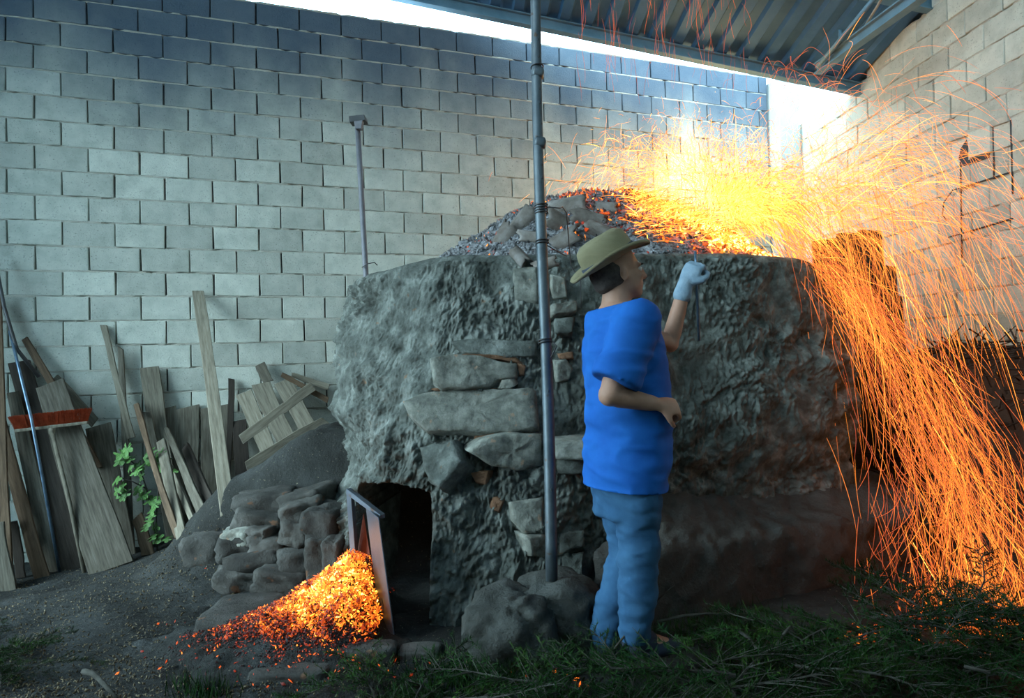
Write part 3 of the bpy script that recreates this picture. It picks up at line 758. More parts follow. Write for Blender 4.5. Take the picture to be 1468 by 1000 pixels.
# red glowing slits between the tiles
pts = []; hs = []; szs = []
for (px, py, n_, dx, dy) in ((690, 312, 26, 9, -6), (673, 334, 26, 8, -5), (747, 297, 26, 12, -7), (718, 334, 20, 5, -6), (860, 309, 40, 14, -1), (694, 322, 6, 2, 2), (828, 284, 16, 9, -2), (715, 301, 8, 4, 0)):
    for q in range(n_):
        t = R.uniform(-1, 1); p, n = hitm(px + dx * t, py + dy * t + R.uniform(-1.5, 1.5))
        if p is None: continue
        pts.append(tuple(p + n * 0.012)); szs.append(R.uniform(.006, .012)); hs.append(R.uniform(.34, .55))
gl = chunks('glow_slit', pts, szs, hs, MAT['ember'], 5, elong=2); child(gl, kiln); gl['kind'] = 'stuff'; gl['label'] = 'red-hot coals showing between the tiles'

# ---- rim of smooth plaster along the front of the heap comes with kiln_wall
# ------------------------------------------------------------------ fire light (the heap of embers and the flame above it)
def flame_light(name, loc, energy, col, rad):
    l = bpy.data.lights.new(name, 'POINT'); l.energy = energy; l.color = col; l.shadow_soft_size = rad
    o = bpy.data.objects.new(name, l); COL.objects.link(o); o.location = loc; return o
flame_light('fire_light', P(1010, 240, 6.85), 46, (1.0, 0.60, 0.24), 0.25)
flame_light('fire_light', P(900, 245, 6.0), 10, (1.0, 0.66, 0.32), 0.3)
flame_light('fire_light', P(1120, 320, 4.4), 6, (1.0, 0.40, 0.10), 0.2)
flame_light('fire_light', P(1370, 640, 3.3), 1.6, (1.0, 0.33, 0.06), 0.25)
flame_light('fire_light', P(480, 800, 3.0), 2.2, (1.0, 0.33, 0.06), 0.15)

# ------------------------------------------------------------------ sparks
class Strands:
    def __init__(s): s.v = []; s.f = []; s.h = []; s.n = 0
    def add(s, pts, r, heat):
        pts = np.asarray(pts, float); n = len(pts)
        t = np.gradient(pts, axis=0); t /= np.linalg.norm(t, axis=1)[:, None] + 1e-9
        a = np.cross(t, (0.3, -1, 0.2)); a /= np.linalg.norm(a, axis=1)[:, None] + 1e-9; b = np.cross(t, a)
        tap = np.sin(np.linspace(.25, math.pi - .15, n)) ** .6
        rr = (r * tap)[:, None]
        ring = np.stack([pts + a * rr, pts + (-.5 * a + .87 * b) * rr, pts + (-.5 * a - .87 * b) * rr], 1)
        s.v.append(ring.reshape(-1, 3))
        i = np.arange(n - 1)[:, None, None] * 3; k = np.arange(3)[None, :, None]
        q = np.concatenate([i + k, i + (k + 1) % 3, i + 3 + (k + 1) % 3, i + 3 + k], 2).reshape(-1, 4) + s.n
        s.f.append(q); hh = heat * np.linspace(1, .8, n); s.h.append(np.repeat(hh, 3)); s.n += 3 * n
    def build(s, name):
        Vv = np.concatenate(s.v); Ff = np.concatenate(s.f)
        me = bpy.data.meshes.new(name)
        me.vertices.add(len(Vv)); me.vertices.foreach_set('co', Vv.ravel().astype(np.float32))
        me.loops.add(Ff.size); me.loops.foreach_set('vertex_index', Ff.ravel().astype(np.int32))
        me.polygons.add(len(Ff)); me.polygons.foreach_set('loop_start', np.arange(0, Ff.size, 4, dtype=np.int32))
        me.update(calc_edges=True); set_heat(me, np.concatenate(s.h))
        return add(name, me, MAT['spark'])
SR = np.random.default_rng(21)
def ballistic(p0, v0, t0, t1, n=9, grav=3.2, drag=1.1, curl=0.0):
    t = np.linspace(t0, t1, n)[:, None]
    e = (1 - np.exp(-drag * t)) / drag
    p = np.asarray(p0)[None] + np.asarray(v0)[None] * e + np.array((0, 0, -grav))[None] * (t - e) / drag
    if curl:
        ph = SR.uniform(0, 6.28, 3); fr = SR.uniform(5, 14, 3)
        p = p + curl * np.stack([np.sin(fr[k] * t[:, 0] + ph[k]) for k in range(3)], 1) * (t / (t + .15))
    return p
# 1. the cascade pouring over the kiln's far end to the ground
cc_ = [Vector(p) for p in (P(1130, 345, 4.05), P(1190, 385, 3.85), P(1272, 480, 3.62), P(1335, 590, 3.38), P(1378, 705, 3.12), P(1408, 810, 2.90), P(1434, 915, 2.72))]
def curve_at(t):
    u = min(max(t, 0), .9999) * (len(cc_) - 1); k = int(u); f = u - k
    p0 = cc_[max(k - 1, 0)]; p1 = cc_[k]; p2 = cc_[k + 1]; p3 = cc_[min(k + 2, len(cc_) - 1)]
    return np.array(0.5 * (2 * p1 + (p2 - p0) * f + (2 * p0 - 5 * p1 + 4 * p2 - p3) * f * f + (3 * p1 - p0 - 3 * p2 + p3) * f ** 3))
S = Strands()
for q in range(1550):
    t0 = SR.beta(1.5, 1.0); dt = SR.uniform(.05, .22)
    sig = 0.05 + .085 * min(1, t0 * 1.4)
    off = SR.normal(size=3) * np.array((sig * 1.25, sig, .05)); skew = SR.normal(size=3) * np.array((.10, .08, .07)) * (dt / .2)
    n = 8; ts = np.linspace(0, 1, n)
    pts = np.array([curve_at(min(1, t0 + dt * u)) for u in ts]) + off + skew * ts[:, None] + SR.normal(size=3) * .05 * (ts[:, None] ** 2)
    pts = pts[pts[:, 2] > 0.02]
    if len(pts) < 3: continue
    cen_ = math.exp(-(off[0] / sig) ** 2 * .5)
    S.add(pts, SR.uniform(.0006, .0017), min(1, max(0.08, SR.normal(.24 + .20 * cen_, .18))))
o = S.build('spark_cascade'); tag(o, 'dense orange spark cascade pouring from the kiln end to the ground', 'sparks', kind='stuff')
# 2. the cloud of looping sparks in front of the right wall
S = Strands()
for q in range(2200):
    p0 = np.array(P(1125 + SR.normal() * 35, 330 + SR.normal() * 22, SR.uniform(3.9, 4.6)))
    v0 = np.array((abs(SR.normal(1.05, .75)), SR.normal(-.55, .55), SR.normal(1.55, .75)))
    T0 = SR.uniform(.05, 1.1); T = SR.uniform(.10, .38)
    pts = ballistic(p0, v0, T0, T0 + T, 10, 3.4, 1.3, curl=SR.choice([0.0, .02, .05], p=[.35, .35, .3]))
    x, y, z = proj(pts[-1])
    if pts[:, 2].min() < .02 or pts[:, 0].max() > 3.3: continue
    if x < 1130 and y > 350: continue
    S.add(pts, SR.uniform(.0005, .0013), min(1, max(0.05, SR.normal(.74 - .25 * (T0 / 1.1), .14))))
o = S.build('spark_cloud'); tag(o, 'cloud of looping orange sparks against the right block wall', 'sparks', kind='stuff')
# 3. golden fan at the burning end of the heap
S = Strands()
for q in range(2300):
    p0 = np.array(P(1045 + SR.normal() * 26, 308 + SR.normal() * 10, SR.uniform(4.0, 4.7)))
    an = SR.normal(.75, .62); sp = abs(SR.normal(1.25, .5))
    v0 = np.array((math.cos(an) * sp, SR.normal(-.05, .3), math.sin(an) * sp + .3))
    T0 = SR.uniform(0, .42); T = SR.uniform(.06, .2)
    pts = ballistic(p0, v0, T0, T0 + T, 7, 4.0, 1.6)
    x, y, z = proj(pts[-1])
    if y > 350 and x < 1120: continue
    S.add(pts, SR.uniform(.0010, .0026), min(1, max(.3, SR.normal(.95 - .9 * T0, .12))))
for q in range(1100):   # low yellow streaks skimming the ember bed
    x0 = SR.uniform(905, 1110); y0 = 275 + (x0 - 905) * .22 + abs(SR.normal()) * 24
    if y0 > 350: continue
    p, n = hitm(x0, y0)
    if p is None: continue
    p0 = np.array(p) + np.array((0, -.01, .01)); v0 = np.array((SR.normal(.25, .6), SR.normal(-.2, .3), abs(SR.normal(.25, .25))))
    S.add(ballistic(p0, v0, 0, SR.uniform(.08, .22), 5, 2.5, 1.5), SR.uniform(.0012, .003), min(1, max(.35, SR.normal(.72, .15))))
o = S.build('spark_fan'); tag(o, 'golden fan of sparks bursting from the bright end of the heap', 'sparks', kind='stuff')
# 4. fine dome of sparks in front of the back wall
S = Strands()
for q in range(3400):
    p0 = np.array(P(1000 + SR.normal() * 45, 285 + SR.normal() * 14, SR.uniform(4.5, 5.6)))
    an = SR.uniform(.25, 2.75); sp = SR.uniform(.8, 2.5)
    v0 = np.array((math.cos(an) * sp * 1.05, SR.normal(.1, .35), math.sin(an) * sp * 1.05 + .2))
    T0 = SR.uniform(.1, .75); T = SR.uniform(.06, .2)
    pts = ballistic(p0, v0, T0, T0 + T, 7, 3.0, 1.7, curl=SR.choice([0.0, .02, .04]))
    x, y, z = proj(pts[-1])
    if x > 1180 or y < 60: continue
    S.add(pts, SR.uniform(.0006, .0015), min(1, max(.1, SR.normal(.72, .16))))
o = S.build('spark_dome'); tag(o, 'fine dome of pale sparks in front of the back wall', 'sparks', kind='stuff')
# 5. thin red sparks drifting up to the roof
S = Strands()
for q in range(120):
    x0 = SR.uniform(830, 1075); y0 = SR.uniform(-40, 150)
    p0 = np.array(P(x0, y0, SR.uniform(4.2, 5.2))); v0 = np.array((SR.normal(.02, .10), SR.normal(0, .1), SR.uniform(.5, 1.5)))
    S.add(ballistic(p0, v0, 0, SR.uniform(.12, .5), 12, .2, .4, curl=SR.choice([.012, .03, .06])), SR.uniform(.0007, .0014), SR.uniform(.02, .30))
for q in range(46):
    x0 = SR.uniform(1090, 1180); y0 = SR.uniform(95, 190)
    p0 = np.array(P(x0, y0, SR.uniform(4.6, 5.4))); v0 = np.array((SR.normal(.35, .2), SR.normal(0, .1), SR.uniform(.6, 1.0)))
    S.add(ballistic(p0, v0, 0, SR.uniform(.3, .6), 12, 3.0, .6, curl=.02), SR.uniform(.0008, .0016), SR.uniform(.15, .4))
o = S.build('rising_sparks'); tag(o, 'thin red sparks curling upward beneath the roof', 'sparks', kind='stuff')

# ------------------------------------------------------------------ embers raked out of the fire mouth
def pile_z(x, y):
    d = ((x + 0.72) / .30) ** 2 + ((y - 3.04) / .26) ** 2
    return g(x, y) + 0.25 * math.exp(-d) * ss(-.56, -.70, x) + 0.09 * math.exp(-(((x + 1.02) / .40) ** 2 + ((y - 2.80) / .24) ** 2)) + 0.012 + (.05 * nz((x, y, 1), 6) + .03 * nz((x, y, 4), 15)) * math.exp(-d * .5)
V = []; F = []; NP = 70
for j in range(NP):
    for i in range(NP):
        x = -1.75 + 1.45 * i / (NP - 1); y = 2.36 + 1.15 * j / (NP - 1)
        e = math.exp(-(((x + .98) / .42) ** 2 + ((y - 2.85) / .28) ** 2))
        V.append((x, y, pile_z(x, y) - 0.035 + .03 * ss(.02, .3, e) + 0.02 * fbm((x, y, 1), 12, 3)))
for j in range(NP - 1):
    for i in range(NP - 1): F.append((j * NP + i, j * NP + i + 1, (j + 1) * NP + i + 1, (j + 1) * NP + i))
epile = empty('ember_pile', (-.95, 2.85, 0)); tag(epile, 'pile of glowing embers spilling out of the fire mouth', 'embers', kind='stuff')
o = add('ash_bed', mesh('ash_bed', V, F, True), MAT['soil']); child(o, epile)
pts = []; hs = []; szs = []
while len(pts) < 15000:
    x = R.gauss(-.98, .33); y = R.gauss(2.84, .20)
    d1_ = math.exp(-(((x + .78) / .28) ** 2 + ((y - 2.90) / .24) ** 2)); d2_ = math.exp(-(((x + 1.0) / .36) ** 2 + ((y - 2.83) / .18) ** 2))
    if R.random() > d1_ + .9 * d2_ + .04: continue
    if x > -.60: continue
    if x < -1.45: continue
    if y > 3.28: continue
    pts.append((x, y, pile_z(x, y) + R.uniform(-.012, .028 * (d1_ + .3)))); szs.append(R.uniform(.0025, .0062 + .003 * d1_) * (2.0 if R.random() < .06 * d1_ else 1))
    hs.append(min(1, max(0, R.gauss(.03 + .56 * d1_ + .16 * d2_ + .34 * nz((x, y, 0), 16), .18))))
o = chunks('ember_lumps', pts, szs, hs, MAT['ember'], 9, elong=1.5); child(o, epile); o['kind'] = 'stuff'
# stray cinders on the ground
pts = []; hs = []; szs = []
for (px, py, sx_, sy_, n_) in ((330, 930, 60, 22, 130), (440, 950, 70, 16, 80), (790, 962, 45, 14, 26), (1240, 912, 18, 8, 40), (1330, 860, 28, 22, 120), (1400, 890, 40, 25, 160), (1290, 670, 24, 22, 46), (400, 820, 40, 20, 25)):
    for q in range(n_):
        x_, y_ = R.gauss(px, sx_), R.gauss(py, sy_)
        if 880 < x_ < 900: continue
        d = ray(x_, y_)
        if d.z > -.12: continue
        p = ground_hit(x_, y_)
        hk = KB.ray_cast(CAM, d.normalized(), 20)
        if hk[0] is not None and hk[3] < (p - CAM).length: continue
        p.z = gn(p.x, p.y) + .008
        pts.append(tuple(p)); szs.append(R.uniform(.003, .009)); hs.append(R.uniform(.22, .62))
o = chunks('stray_cinders', pts, szs, hs, MAT['ember'], 10, elong=1.8); tag(o, 'stray glowing cinders scattered over the dark ground', 'embers', kind='stuff')

# ------------------------------------------------------------------ fire door
door = empty('fire_door', P(520, 900, 2.95)); tag(door, 'open sheet-metal fire door standing beside the ember pile', 'fire door')
def poly_plate(name, corners, th, mat, parent, hole=None):
    c = sum(corners, Vector()) / 4
    n = (corners[1] - corners[0]).cross(corners[3] - corners[0]).normalized()
    o = quad_part(name, corners, th, mat, parent, n, 0.0015); return o
plate_c = [P(526, 726, 3.02), P(544, 742, 2.88), P(567, 916, 2.80), P(546, 892, 2.96)]
pl = poly_plate('door_leaf', plate_c, .006, MAT['sheet'], door)
hc = sum(plate_c, Vector()) / 4 * 0 + (plate_c[2].lerp(plate_c[3], .55)).lerp(plate_c[0].lerp(plate_c[1], .45), .2)
npl = (plate_c[1] - plate_c[0]).cross(plate_c[3] - plate_c[0]).normalized()
if npl.dot(CAM - hc) < 0: npl = -npl
axl = (plate_c[0] - plate_c[3]).normalized(); wdl = npl.cross(axl)
V = [hc + npl * .008 + axl * (.034 * math.cos(a)) + wdl * (.010 * math.sin(a)) for a in np.linspace(0, 2 * math.pi, 16, endpoint=False)]
V2 = [v - npl * .006 for v in V]
o = add('door_slot', mesh('door_slot', V + V2, [tuple(range(16))] + [(i, (i + 1) % 16, 16 + (i + 1) % 16, 16 + i) for i in range(16)]), MAT['gap']); child(o, door)
quad_part('door_frame_top', [P(496, 700, 3.10), P(545, 738, 2.92), P(545, 744, 2.92), P(496, 708, 3.10)], .03, MAT['sheet'], door, Vector((-.6, -.8, 0)), .002)
quad_part('door_frame_side', [P(496, 702, 3.12), P(503, 706, 3.10), P(511, 816, 3.10), P(503, 816, 3.12)], .03, MAT['sheet'], door, Vector((-.3, -.95, 0)), .002)
quad_part('inner_plate', [P(521, 735, 3.16), P(531, 800, 3.10), P(531, 830, 3.10), P(506, 830, 3.16)], .008, MAT['ember_lit'], door, Vector((-.3, -.95, 0)), .001)

# ------------------------------------------------------------------ rubble retaining wall and loose stones
rub = empty('rubble_wall', P(400, 830, 3.8)); tag(rub, 'low dry-stone wall of dark rubble beside the fire mouth', 'stone wall')
RB = [(344, 732, 404, 754, 3.80), (338, 752, 376, 772, 3.74), (322, 764, 368, 794, 3.72), (415, 744, 452, 772, 3.66), (450, 726, 492, 770, 3.58), (410, 716, 460, 744, 3.72), (334, 786, 404, 812, 3.66), (403, 784, 452, 816, 3.58),
      (447, 768, 480, 822, 3.50), (474, 770, 496, 824, 3.42), (316, 814, 378, 838, 3.60), (376, 812, 440, 838, 3.52), (372, 764, 418, 788, 3.70), (346, 706, 420, 734, 3.92), (416, 702, 470, 724, 3.86), (374, 752, 398, 770, 3.72)]
for i, (a, b, c, d, Y) in enumerate(RB):
    rock_px('stone', a - 3, b - 3, c + 3, d + 3, Y, .30, 'rubble', i + 20, rub, rot=R.uniform(-.22, .22), cuts=7, rough=.17, power=9, yaw=R.uniform(-.3, .3))
o = rub.children[1]; o.data.materials.clear(); o.data.materials.append(MAT['stone'])
def loose(x0, y0, x1, y1, Y, dy, mat, seed, lab, **kw):
    o = rock_px('stone', x0, y0, x1, y1, Y, dy, mat, seed, **kw); tag(o, lab, 'stone'); return o
def gy_(px, py): return ground_hit(px, py).y
loose(470, 922, 567, 948, gy_(520, 946) + .02, .13, 'rubble', 61, 'flat grey stone lying in front of the fire door', cuts=8, rough=.10, power=6)
loose(300, 866, 402, 904, gy_(350, 900) + .02, .36, 'rubble', 62, 'flat dark slab left of the ember pile', cuts=8, rough=.08, power=6)
loose(362, 952, 474, 970, gy_(420, 968) + .02, .15, 'rubble', 63, 'flat stone among the cinders at the front of the pile', cuts=8, rough=.10, power=5)
loose(572, 926, 632, 942, gy_(600, 940) + .02, .12, 'rubble', 64, 'small flat stone to the right of the fire door', cuts=6, rough=.10, power=5)
loose(272, 762, 332, 806, 3.95, .30, 'rubble', 65, 'squarish dark stone at the end of the rubble wall', cuts=8, rough=.12, power=6)
# boulders under the pole
loose(736, 826, 858, 930, 2.80, .42, 'boulder', 66, 'large dark boulder supporting the foot of the tall pole', cuts=14, rough=.22, power=3.2)
loose(672, 850, 790, 952, 2.68, .36, 'boulder', 67, 'pale grey boulder on the ground in front of the kiln', cuts=14, rough=.25, power=3.4, rot=-.35)

# ------------------------------------------------------------------ poles
Pb, Pt = P(791, 832, 2.74), P(767, -10, 3.10)
pole = empty('scaffold_pole', Pb); tag(pole, 'tall grey galvanised pole standing in front of the kiln', 'pole')
top = Pb.lerp(Pt, 1.35)
tube('pole_tube', [Pb.lerp(top, t) + Vector((0.006 * math.sin(t * 9), 0, 0)) for t in np.linspace(0, 1, 24)], [.0255 - .002 * t for t in np.linspace(0, 1, 24)], MAT['steel'], pole, 20)
def ring_wire(center, axis, r, turns, name, parent, th=.0035):
    a = axis.cross(Vector((1, 0, 0))).normalized(); b = axis.cross(a); pts = []
    for t in np.linspace(0, 1, 16 * turns):
        an = t * turns * 2 * math.pi; pts.append(center + a * (r * math.cos(an)) + b * (r * math.sin(an)) + axis * (.012 * turns * (t - .5)))
    return tube(name, pts, th, MAT['wire'], parent, 6)
ax = (Pt - Pb).normalized()
def pole_at(py):
    lo, hi = 0.0, 1.2
    for _ in range(30):
        m_ = (lo + hi) / 2
        if proj(Pb.lerp(Pt, m_))[1] > py: lo = m_
        else: hi = m_
    return Pb.lerp(Pt, lo)
for py, tn in ((300, 4), (347, 2), (489, 2), (96, 1)): ring_wire(pole_at(py), ax, .029, tn, 'wire_binding', pole)
q0 = pole_at(300)
tube('wire_end', [q0 + Vector((.03, 0, .01)), q0 + Vector((.09, .05, .015)), P(806, 296, 3.2), P(812, 305, 3.3), P(818, 380, 3.5), P(832, 402, 3.5), P(834, 480, 3.45)], .003, MAT['wire'], pole, 5)
tube('wire_end', [pole_at(347), P(795, 358, 3.0), P(812, 367, 3.2)], .003, MAT['wire'], pole, 5)
tube('wire_end', [pole_at(489) + Vector((.03, -.01, 0)), P(798, 496, 2.8), P(790, 512, 2.8)], .003, MAT['wire'], pole, 5)
for py in (105, 205):
    o = rock_px('knot', 762 if py < 150 else 765, py - 8, 780 if py < 150 else 783, py + 8, pole_at(py).y, .06, 'steel', 5, pole, cuts=3)
for py in (60, 84, 130, 150, 238, 256, 560, 700):
    c = pole_at(py) + Vector((.008, -.025, 0)); o = add('pin_hole', rock_mesh(.007, .007, .014, 2, 2, .05, 2), MAT['gap']); o.location = c; child(o, pole)
# thin post behind the kiln
q = P(525, 402, 5.05); t_ = P(512, 170, 5.15)
post = empty('metal_post', q); tag(post, 'thin upright post with a flat cap behind the kiln', 'post')
tube('post_tube', [q + Vector((0, 0, -.9)), q, q.lerp(t_, .5), t_], .022, MAT['pole2'], post, 12)
quad_part('cap_plate', [P(500, 166, 5.08), P(522, 164, 5.08), P(524, 172, 5.08), P(501, 175, 5.08)], .10, MAT['wire'], post, Vector((0, -1, 0)), .003)
quad_part('cap_bracket', [P(507, 172, 5.08), P(520, 171, 5.08), P(518, 184, 5.08), P(509, 184, 5.08)], .05, MAT['pole2'], post, Vector((0, -1, 0)), .003)
tube('wire_binding', [P(519, 383, 5.03), P(527, 378, 4.99), P(537, 376, 5.02), P(541, 380, 5.05)], .004, MAT['wire'], post, 5)

# ------------------------------------------------------------------ boards leaning on the back wall
def wall_off(px, py, off): return on_plane(px, py, bO + nb * off, nb)
def plank_mesh(L_, w0, w1, th, seed, cuts=6):
    r = random.Random(seed); V = []; F = []
    wob = r.uniform(-.012, .012)
    for i in range(cuts + 1):
        t = i / cuts; w_ = w0 + (w1 - w0) * t; j1 = r.uniform(-.004, .004); j2 = r.uniform(-.004, .004); bx = wob * math.sin(math.pi * t)
        ez0 = r.uniform(-.02, .02) if i in (0, cuts) else 0; ez1 = r.uniform(-.02, .02) if i in (0, cuts) else 0
        z = (t - .5) * L_
        V += [(-w_ / 2 + j1 + bx, -th / 2, z + ez0), (w_ / 2 + j2 + bx, -th / 2, z + ez1), (w_ / 2 + j2 + bx, th / 2, z + ez1), (-w_ / 2 + j1 + bx, th / 2, z + ez0)]
    for i in range(cuts):
        for k in range(4): F.append((i * 4 + k, i * 4 + (k + 1) % 4, i * 4 + 4 + (k + 1) % 4, i * 4 + 4 + k))
    F += [(3, 2, 1, 0), tuple(cuts * 4 + k for k in range(4))]
    bm = bmesh.new(); me = mesh('plank', V, F); bm.from_mesh(me)
    lo = [e for e in bm.edges if e.is_manifold and e.calc_face_angle(0) > 1]
    bmesh.ops.bevel(bm, geom=lo, offset=min(.003, th * .2), segments=1, affect='EDGES'); bm.to_mesh(me); bm.free(); return me
PI_ = [0]
def plank_geo(T, B, w0, w1, th, mat, name='plank', yaw=0.0):
    PI_[0] += 1
    zd = (T - B); L_ = zd.length; zd.normalize(); x = nb.cross(zd).normalized()
    if x.dot(crt) < 0: x = -x
    x = (x + nb * yaw).normalized(); x = (x - zd * x.dot(zd)).normalized()
    y = zd.cross(x)
    return add(name, plank_mesh(L_, w0, w1, th, PI_[0]), MAT[mat], None, frame((T + B) / 2, x, y, zd))
def board(lab, tp, bp, w0, w1, mat, off_t=.05, off_b=None, th=.024, yaw=0.0, name='board'):
    T = wall_off(*tp, off_t)
    B = ground_hit(*bp) if off_b is None else wall_off(*bp, off_b)
    if off_b is None: B.z -= .01
    o = plank_geo(T, B, w1 * B.y / FPX, w0 * T.y / FPX, th, mat, name, yaw)
    tag(o, lab, 'board', 'scrap boards leaning on the back wall'); return o
board('dark brown board cut by the left picture edge, tallest of the corner boards', (-7, 425), (8, 842), 16, 20, 'wood_brown', .10)
board('narrow grey board leaning left of the broom, reaching above its head', (18, 562), (74, 822), 15, 24, 'wood', .16, yaw=.1)
board('rounded brown board leftmost in the corner, below the broom', (1, 605), (62, 829), 13, 19, 'wood_brown', .20)
board('short pale board stub at the bottom left corner of the stack', (-6, 752), (8, 846), 20, 28, 'wood', .62)
board('short dark board stub between the corner boards near the ground', (19, 745), (30, 828), 10, 12, 'wood_dark', .42)
board('brown-edged board slanting right above the broom head', (36, 486), (140, 668), 9, 10, 'wood_brown', .06, .20)
board('dark wide board in the shadow behind the broom', (28, 520), (112, 815), 26, 40, 'wood_dark', .04)
board('wide smooth board standing behind the broom handle, nearest of the wide ones', (72, 548), (160, 812), 36, 58, 'wood', .17)
board('short wide grey board right of the broom head', (141, 608), (176, 796), 32, 34, 'wood', .12)
board('thin pale board slanting behind the right end of the broom', (78, 541), (136, 606), 12, 14, 'wood_pale', .03, .06)
board('slender pole-like batten left of the fig leaves, taller one', (149, 468), (188, 628), 7, 10, 'wood_pale', .03, .12)
board('slender batten passing in front of the fig leaves', (173, 498), (188, 790), 8, 10, 'wood', .06, yaw=.1)
board('broad grey board with round-cornered top above the fig plant', (214, 524), (252, 772), 25, 22, 'wood_pale', .04)
board('thin reddish-brown strip beside the broad grey board', (196, 580), (256, 770), 7, 9, 'wood_brown', .12)
board('grey batten leaning close to the reddish-brown strip', (210, 592), (246, 772), 11, 12, 'wood', .16)
board('short bluish-grey plank just right of the fig leaves', (231, 633), (261, 768), 13, 15, 'wood_pale', .30)
board('pointed dark stake leaning right of the fig plant', (239, 614), (298, 752), 6, 16, 'wood', .16)
board('dark rough stake second from the tall plank', (266, 640), (312, 738), 13, 16, 'wood_dark', .14)
board('narrow split stake between the two pointed stakes', (244, 668), (282, 758), 8, 10, 'wood_pale', .30)
board('narrow flat board upright against the wall, next to the fig plant', (243, 584), (243, 748), 17, 17, 'wood', .03, .05)
board('flat upright board in the middle of the three against the wall', (269, 583), (270, 750), 31, 31, 'wood', .03, .05)
board('flat upright board just left of the tall plank', (307, 582), (306, 742), 36, 36, 'wood', .03, .05)
board('tall grey plank leaning highest against the back wall', (284, 418), (326, 734), 15, 20, 'wood_pale', .04, yaw=-.15)
board('dark slim batten just right of the tall plank', (332, 545), (325, 690), 8, 9, 'wood_dark', .04, .12)
board('dark board between the tall plank and the pallet', (343, 604), (350, 696), 18, 22, 'wood_dark', .06, .25)
board('brown offcut lying at the foot of the fig plant', (196, 740), (212, 792), 14, 16, 'wood_brown', .42)
# pallet
pal = empty('pallet', wall_off(400, 660, .3)); tag(pal, 'broken wooden pallet propped against the wall beside the kiln', 'pallet')
def slat(tp, bp, w_, ot, ob, th=.02, mat='wood_pale'):
    T, B = wall_off(*tp, ot), wall_off(*bp, ob); o = plank_geo(T, B, w_ * B.y / FPX, w_ * T.y / FPX, th, mat, 'slat'); child(o, pal)
slat((350, 564), (388, 655), 22, .10, .36); slat((374, 550), (416, 640), 26, .10, .36); slat((404, 545), (446, 622), 24, .10, .36)
slat((446, 555), (346, 630), 14, .20, .27, .03); slat((468, 603), (354, 670), 16, .34, .42, .03)
slat((374, 523), (386, 548), 14, .05, .09, .02, 'wood')
board('thin plank lying slanted across the top of the pallet', (403, 536), (470, 574), 7, 8, 'wood_brown', .12, .16)
board('pale thin plank next to the kiln behind the pallet', (416, 536), (474, 556), 7, 9, 'wood_pale', .06, .10)

# rods and broom
ra = [wall_off(-8, 368, .10), wall_off(6, 440, .22), wall_off(24, 500, .25), wall_off(56, 540, .28)]
rod = tube('iron_bar', ra, .014, MAT['wire'], None, 8); tag(rod, 'dark iron bar leaning in the corner above the broom', 'bar')
B_ = ground_hit(86, 822); ra = [wall_off(14, 474, .20), wall_off(30, 540, .38), wall_off(45, 600, .46), wall_off(62, 690, .52), B_]
rod = tube('metal_rod', ra, .011, MAT['blue_rod'], None, 8); tag(rod, 'shiny bluish metal rod passing in front of the broom head', 'rod')
broom = empty('broom', ground_hit(120, 822)); tag(broom, 'upside-down push broom with red bristles and a wooden handle', 'broom')
bt = wall_off(74, 618, .42); tube('handle', [ground_hit(121, 822), ground_hit(121, 822).lerp(bt, .5) + Vector((.012, 0, 0)), bt], .0135, MAT['wood_pale'], broom, 10)
hl, hr = wall_off(22, 617, .42), wall_off(126, 605, .38)
hd = (hr - hl); hL = hd.length; hd.normalize(); hu = Vector((0, 0, 1)); hu = (hu - hd * hu.dot(hd)).normalized(); hn = hd.cross(hu)
me = bm_mesh(box_bm(hL, .055, .022, .005, 2), 'head_block')
o = add('head_block', me, MAT['wood_pale'], None, frame((hl + hr) / 2, hd, hn, hu)); child(o, broom)
tube('socket', [bt - Vector((0, 0, .03)), bt.lerp((hl + hr) / 2, .6) + Vector((0, 0, .0))], [.016, .026], MAT['wood_pale'], broom, 10)
V = []; F = []
for q in range(760):
    u = R.random(); w_ = R.uniform(-.022, .022); b0 = hl.lerp(hr, u) + hn * w_ + hu * .01
    tipp = b0 + hu * R.uniform(.085, .10) + hd * ((u - .5) * .05 + R.gauss(0, .008)) + hn * (w_ * .5 + R.gauss(0, .005))
    a = hd * .0016; b2 = hn * .0016; k = len(V)
    V += [b0 + a, b0 - a + b2, b0 - a - b2, tipp + a, tipp - a + b2, tipp - a - b2]; F += [(k, k + 1, k + 4, k + 3), (k + 1, k + 2, k + 5, k + 4), (k + 2, k, k + 3, k + 5), (k + 3, k + 4, k + 5)]
o = add('bristles', mesh('bristles', V, F), MAT['bristle']); child(o, broom); o['kind'] = 'stuff'

# fig sapling among the boards
fig = empty('fig_sapling', ground_hit(226, 792)); tag(fig, 'young fig sapling with lobed green leaves growing between the boards', 'plant')
def leaf_mesh(seed):
    r = random.Random(seed); lob = 5; V = [(0, 0, 0)]; n = 40
    for i in range(n):
        a = -math.pi * .86 + 2 * math.pi * .86 * i / (n - 1)
        rad = 0.45 + 0.55 * abs(math.cos(a * lob / 2 * .93)) ** .7 * (1 - .25 * abs(a) / math.pi)
        V.append((rad * math.sin(a) * .8, rad * math.cos(a), -.16 * rad * abs(math.sin(a)) + .05 * r.uniform(-1, 1)))
    return mesh('leaf', V, [(0, i, i + 1) for i in range(1, n)], False)
LEAF = [leaf_mesh(s) for s in range(4)]
for l_ in LEAF: l_.materials.append(MAT['leaf'])
def figpt(px, py, off=.42): return wall_off(px, py, off)
stems = [[(226, 790, .50), (220, 750, .48), (210, 700, .46), (200, 670, .46), (180, 655, .45)], [(226, 790, .5), (224, 740, .5), (228, 690, .5), (232, 660, .5)], [(210, 700, .46), (190, 690, .46), (172, 684, .46)], [(212, 712, .47), (222, 725, .48)]]
for s in stems: tube('stem', [figpt(*p) for p in s], .005, MAT['twig'], fig, 6)
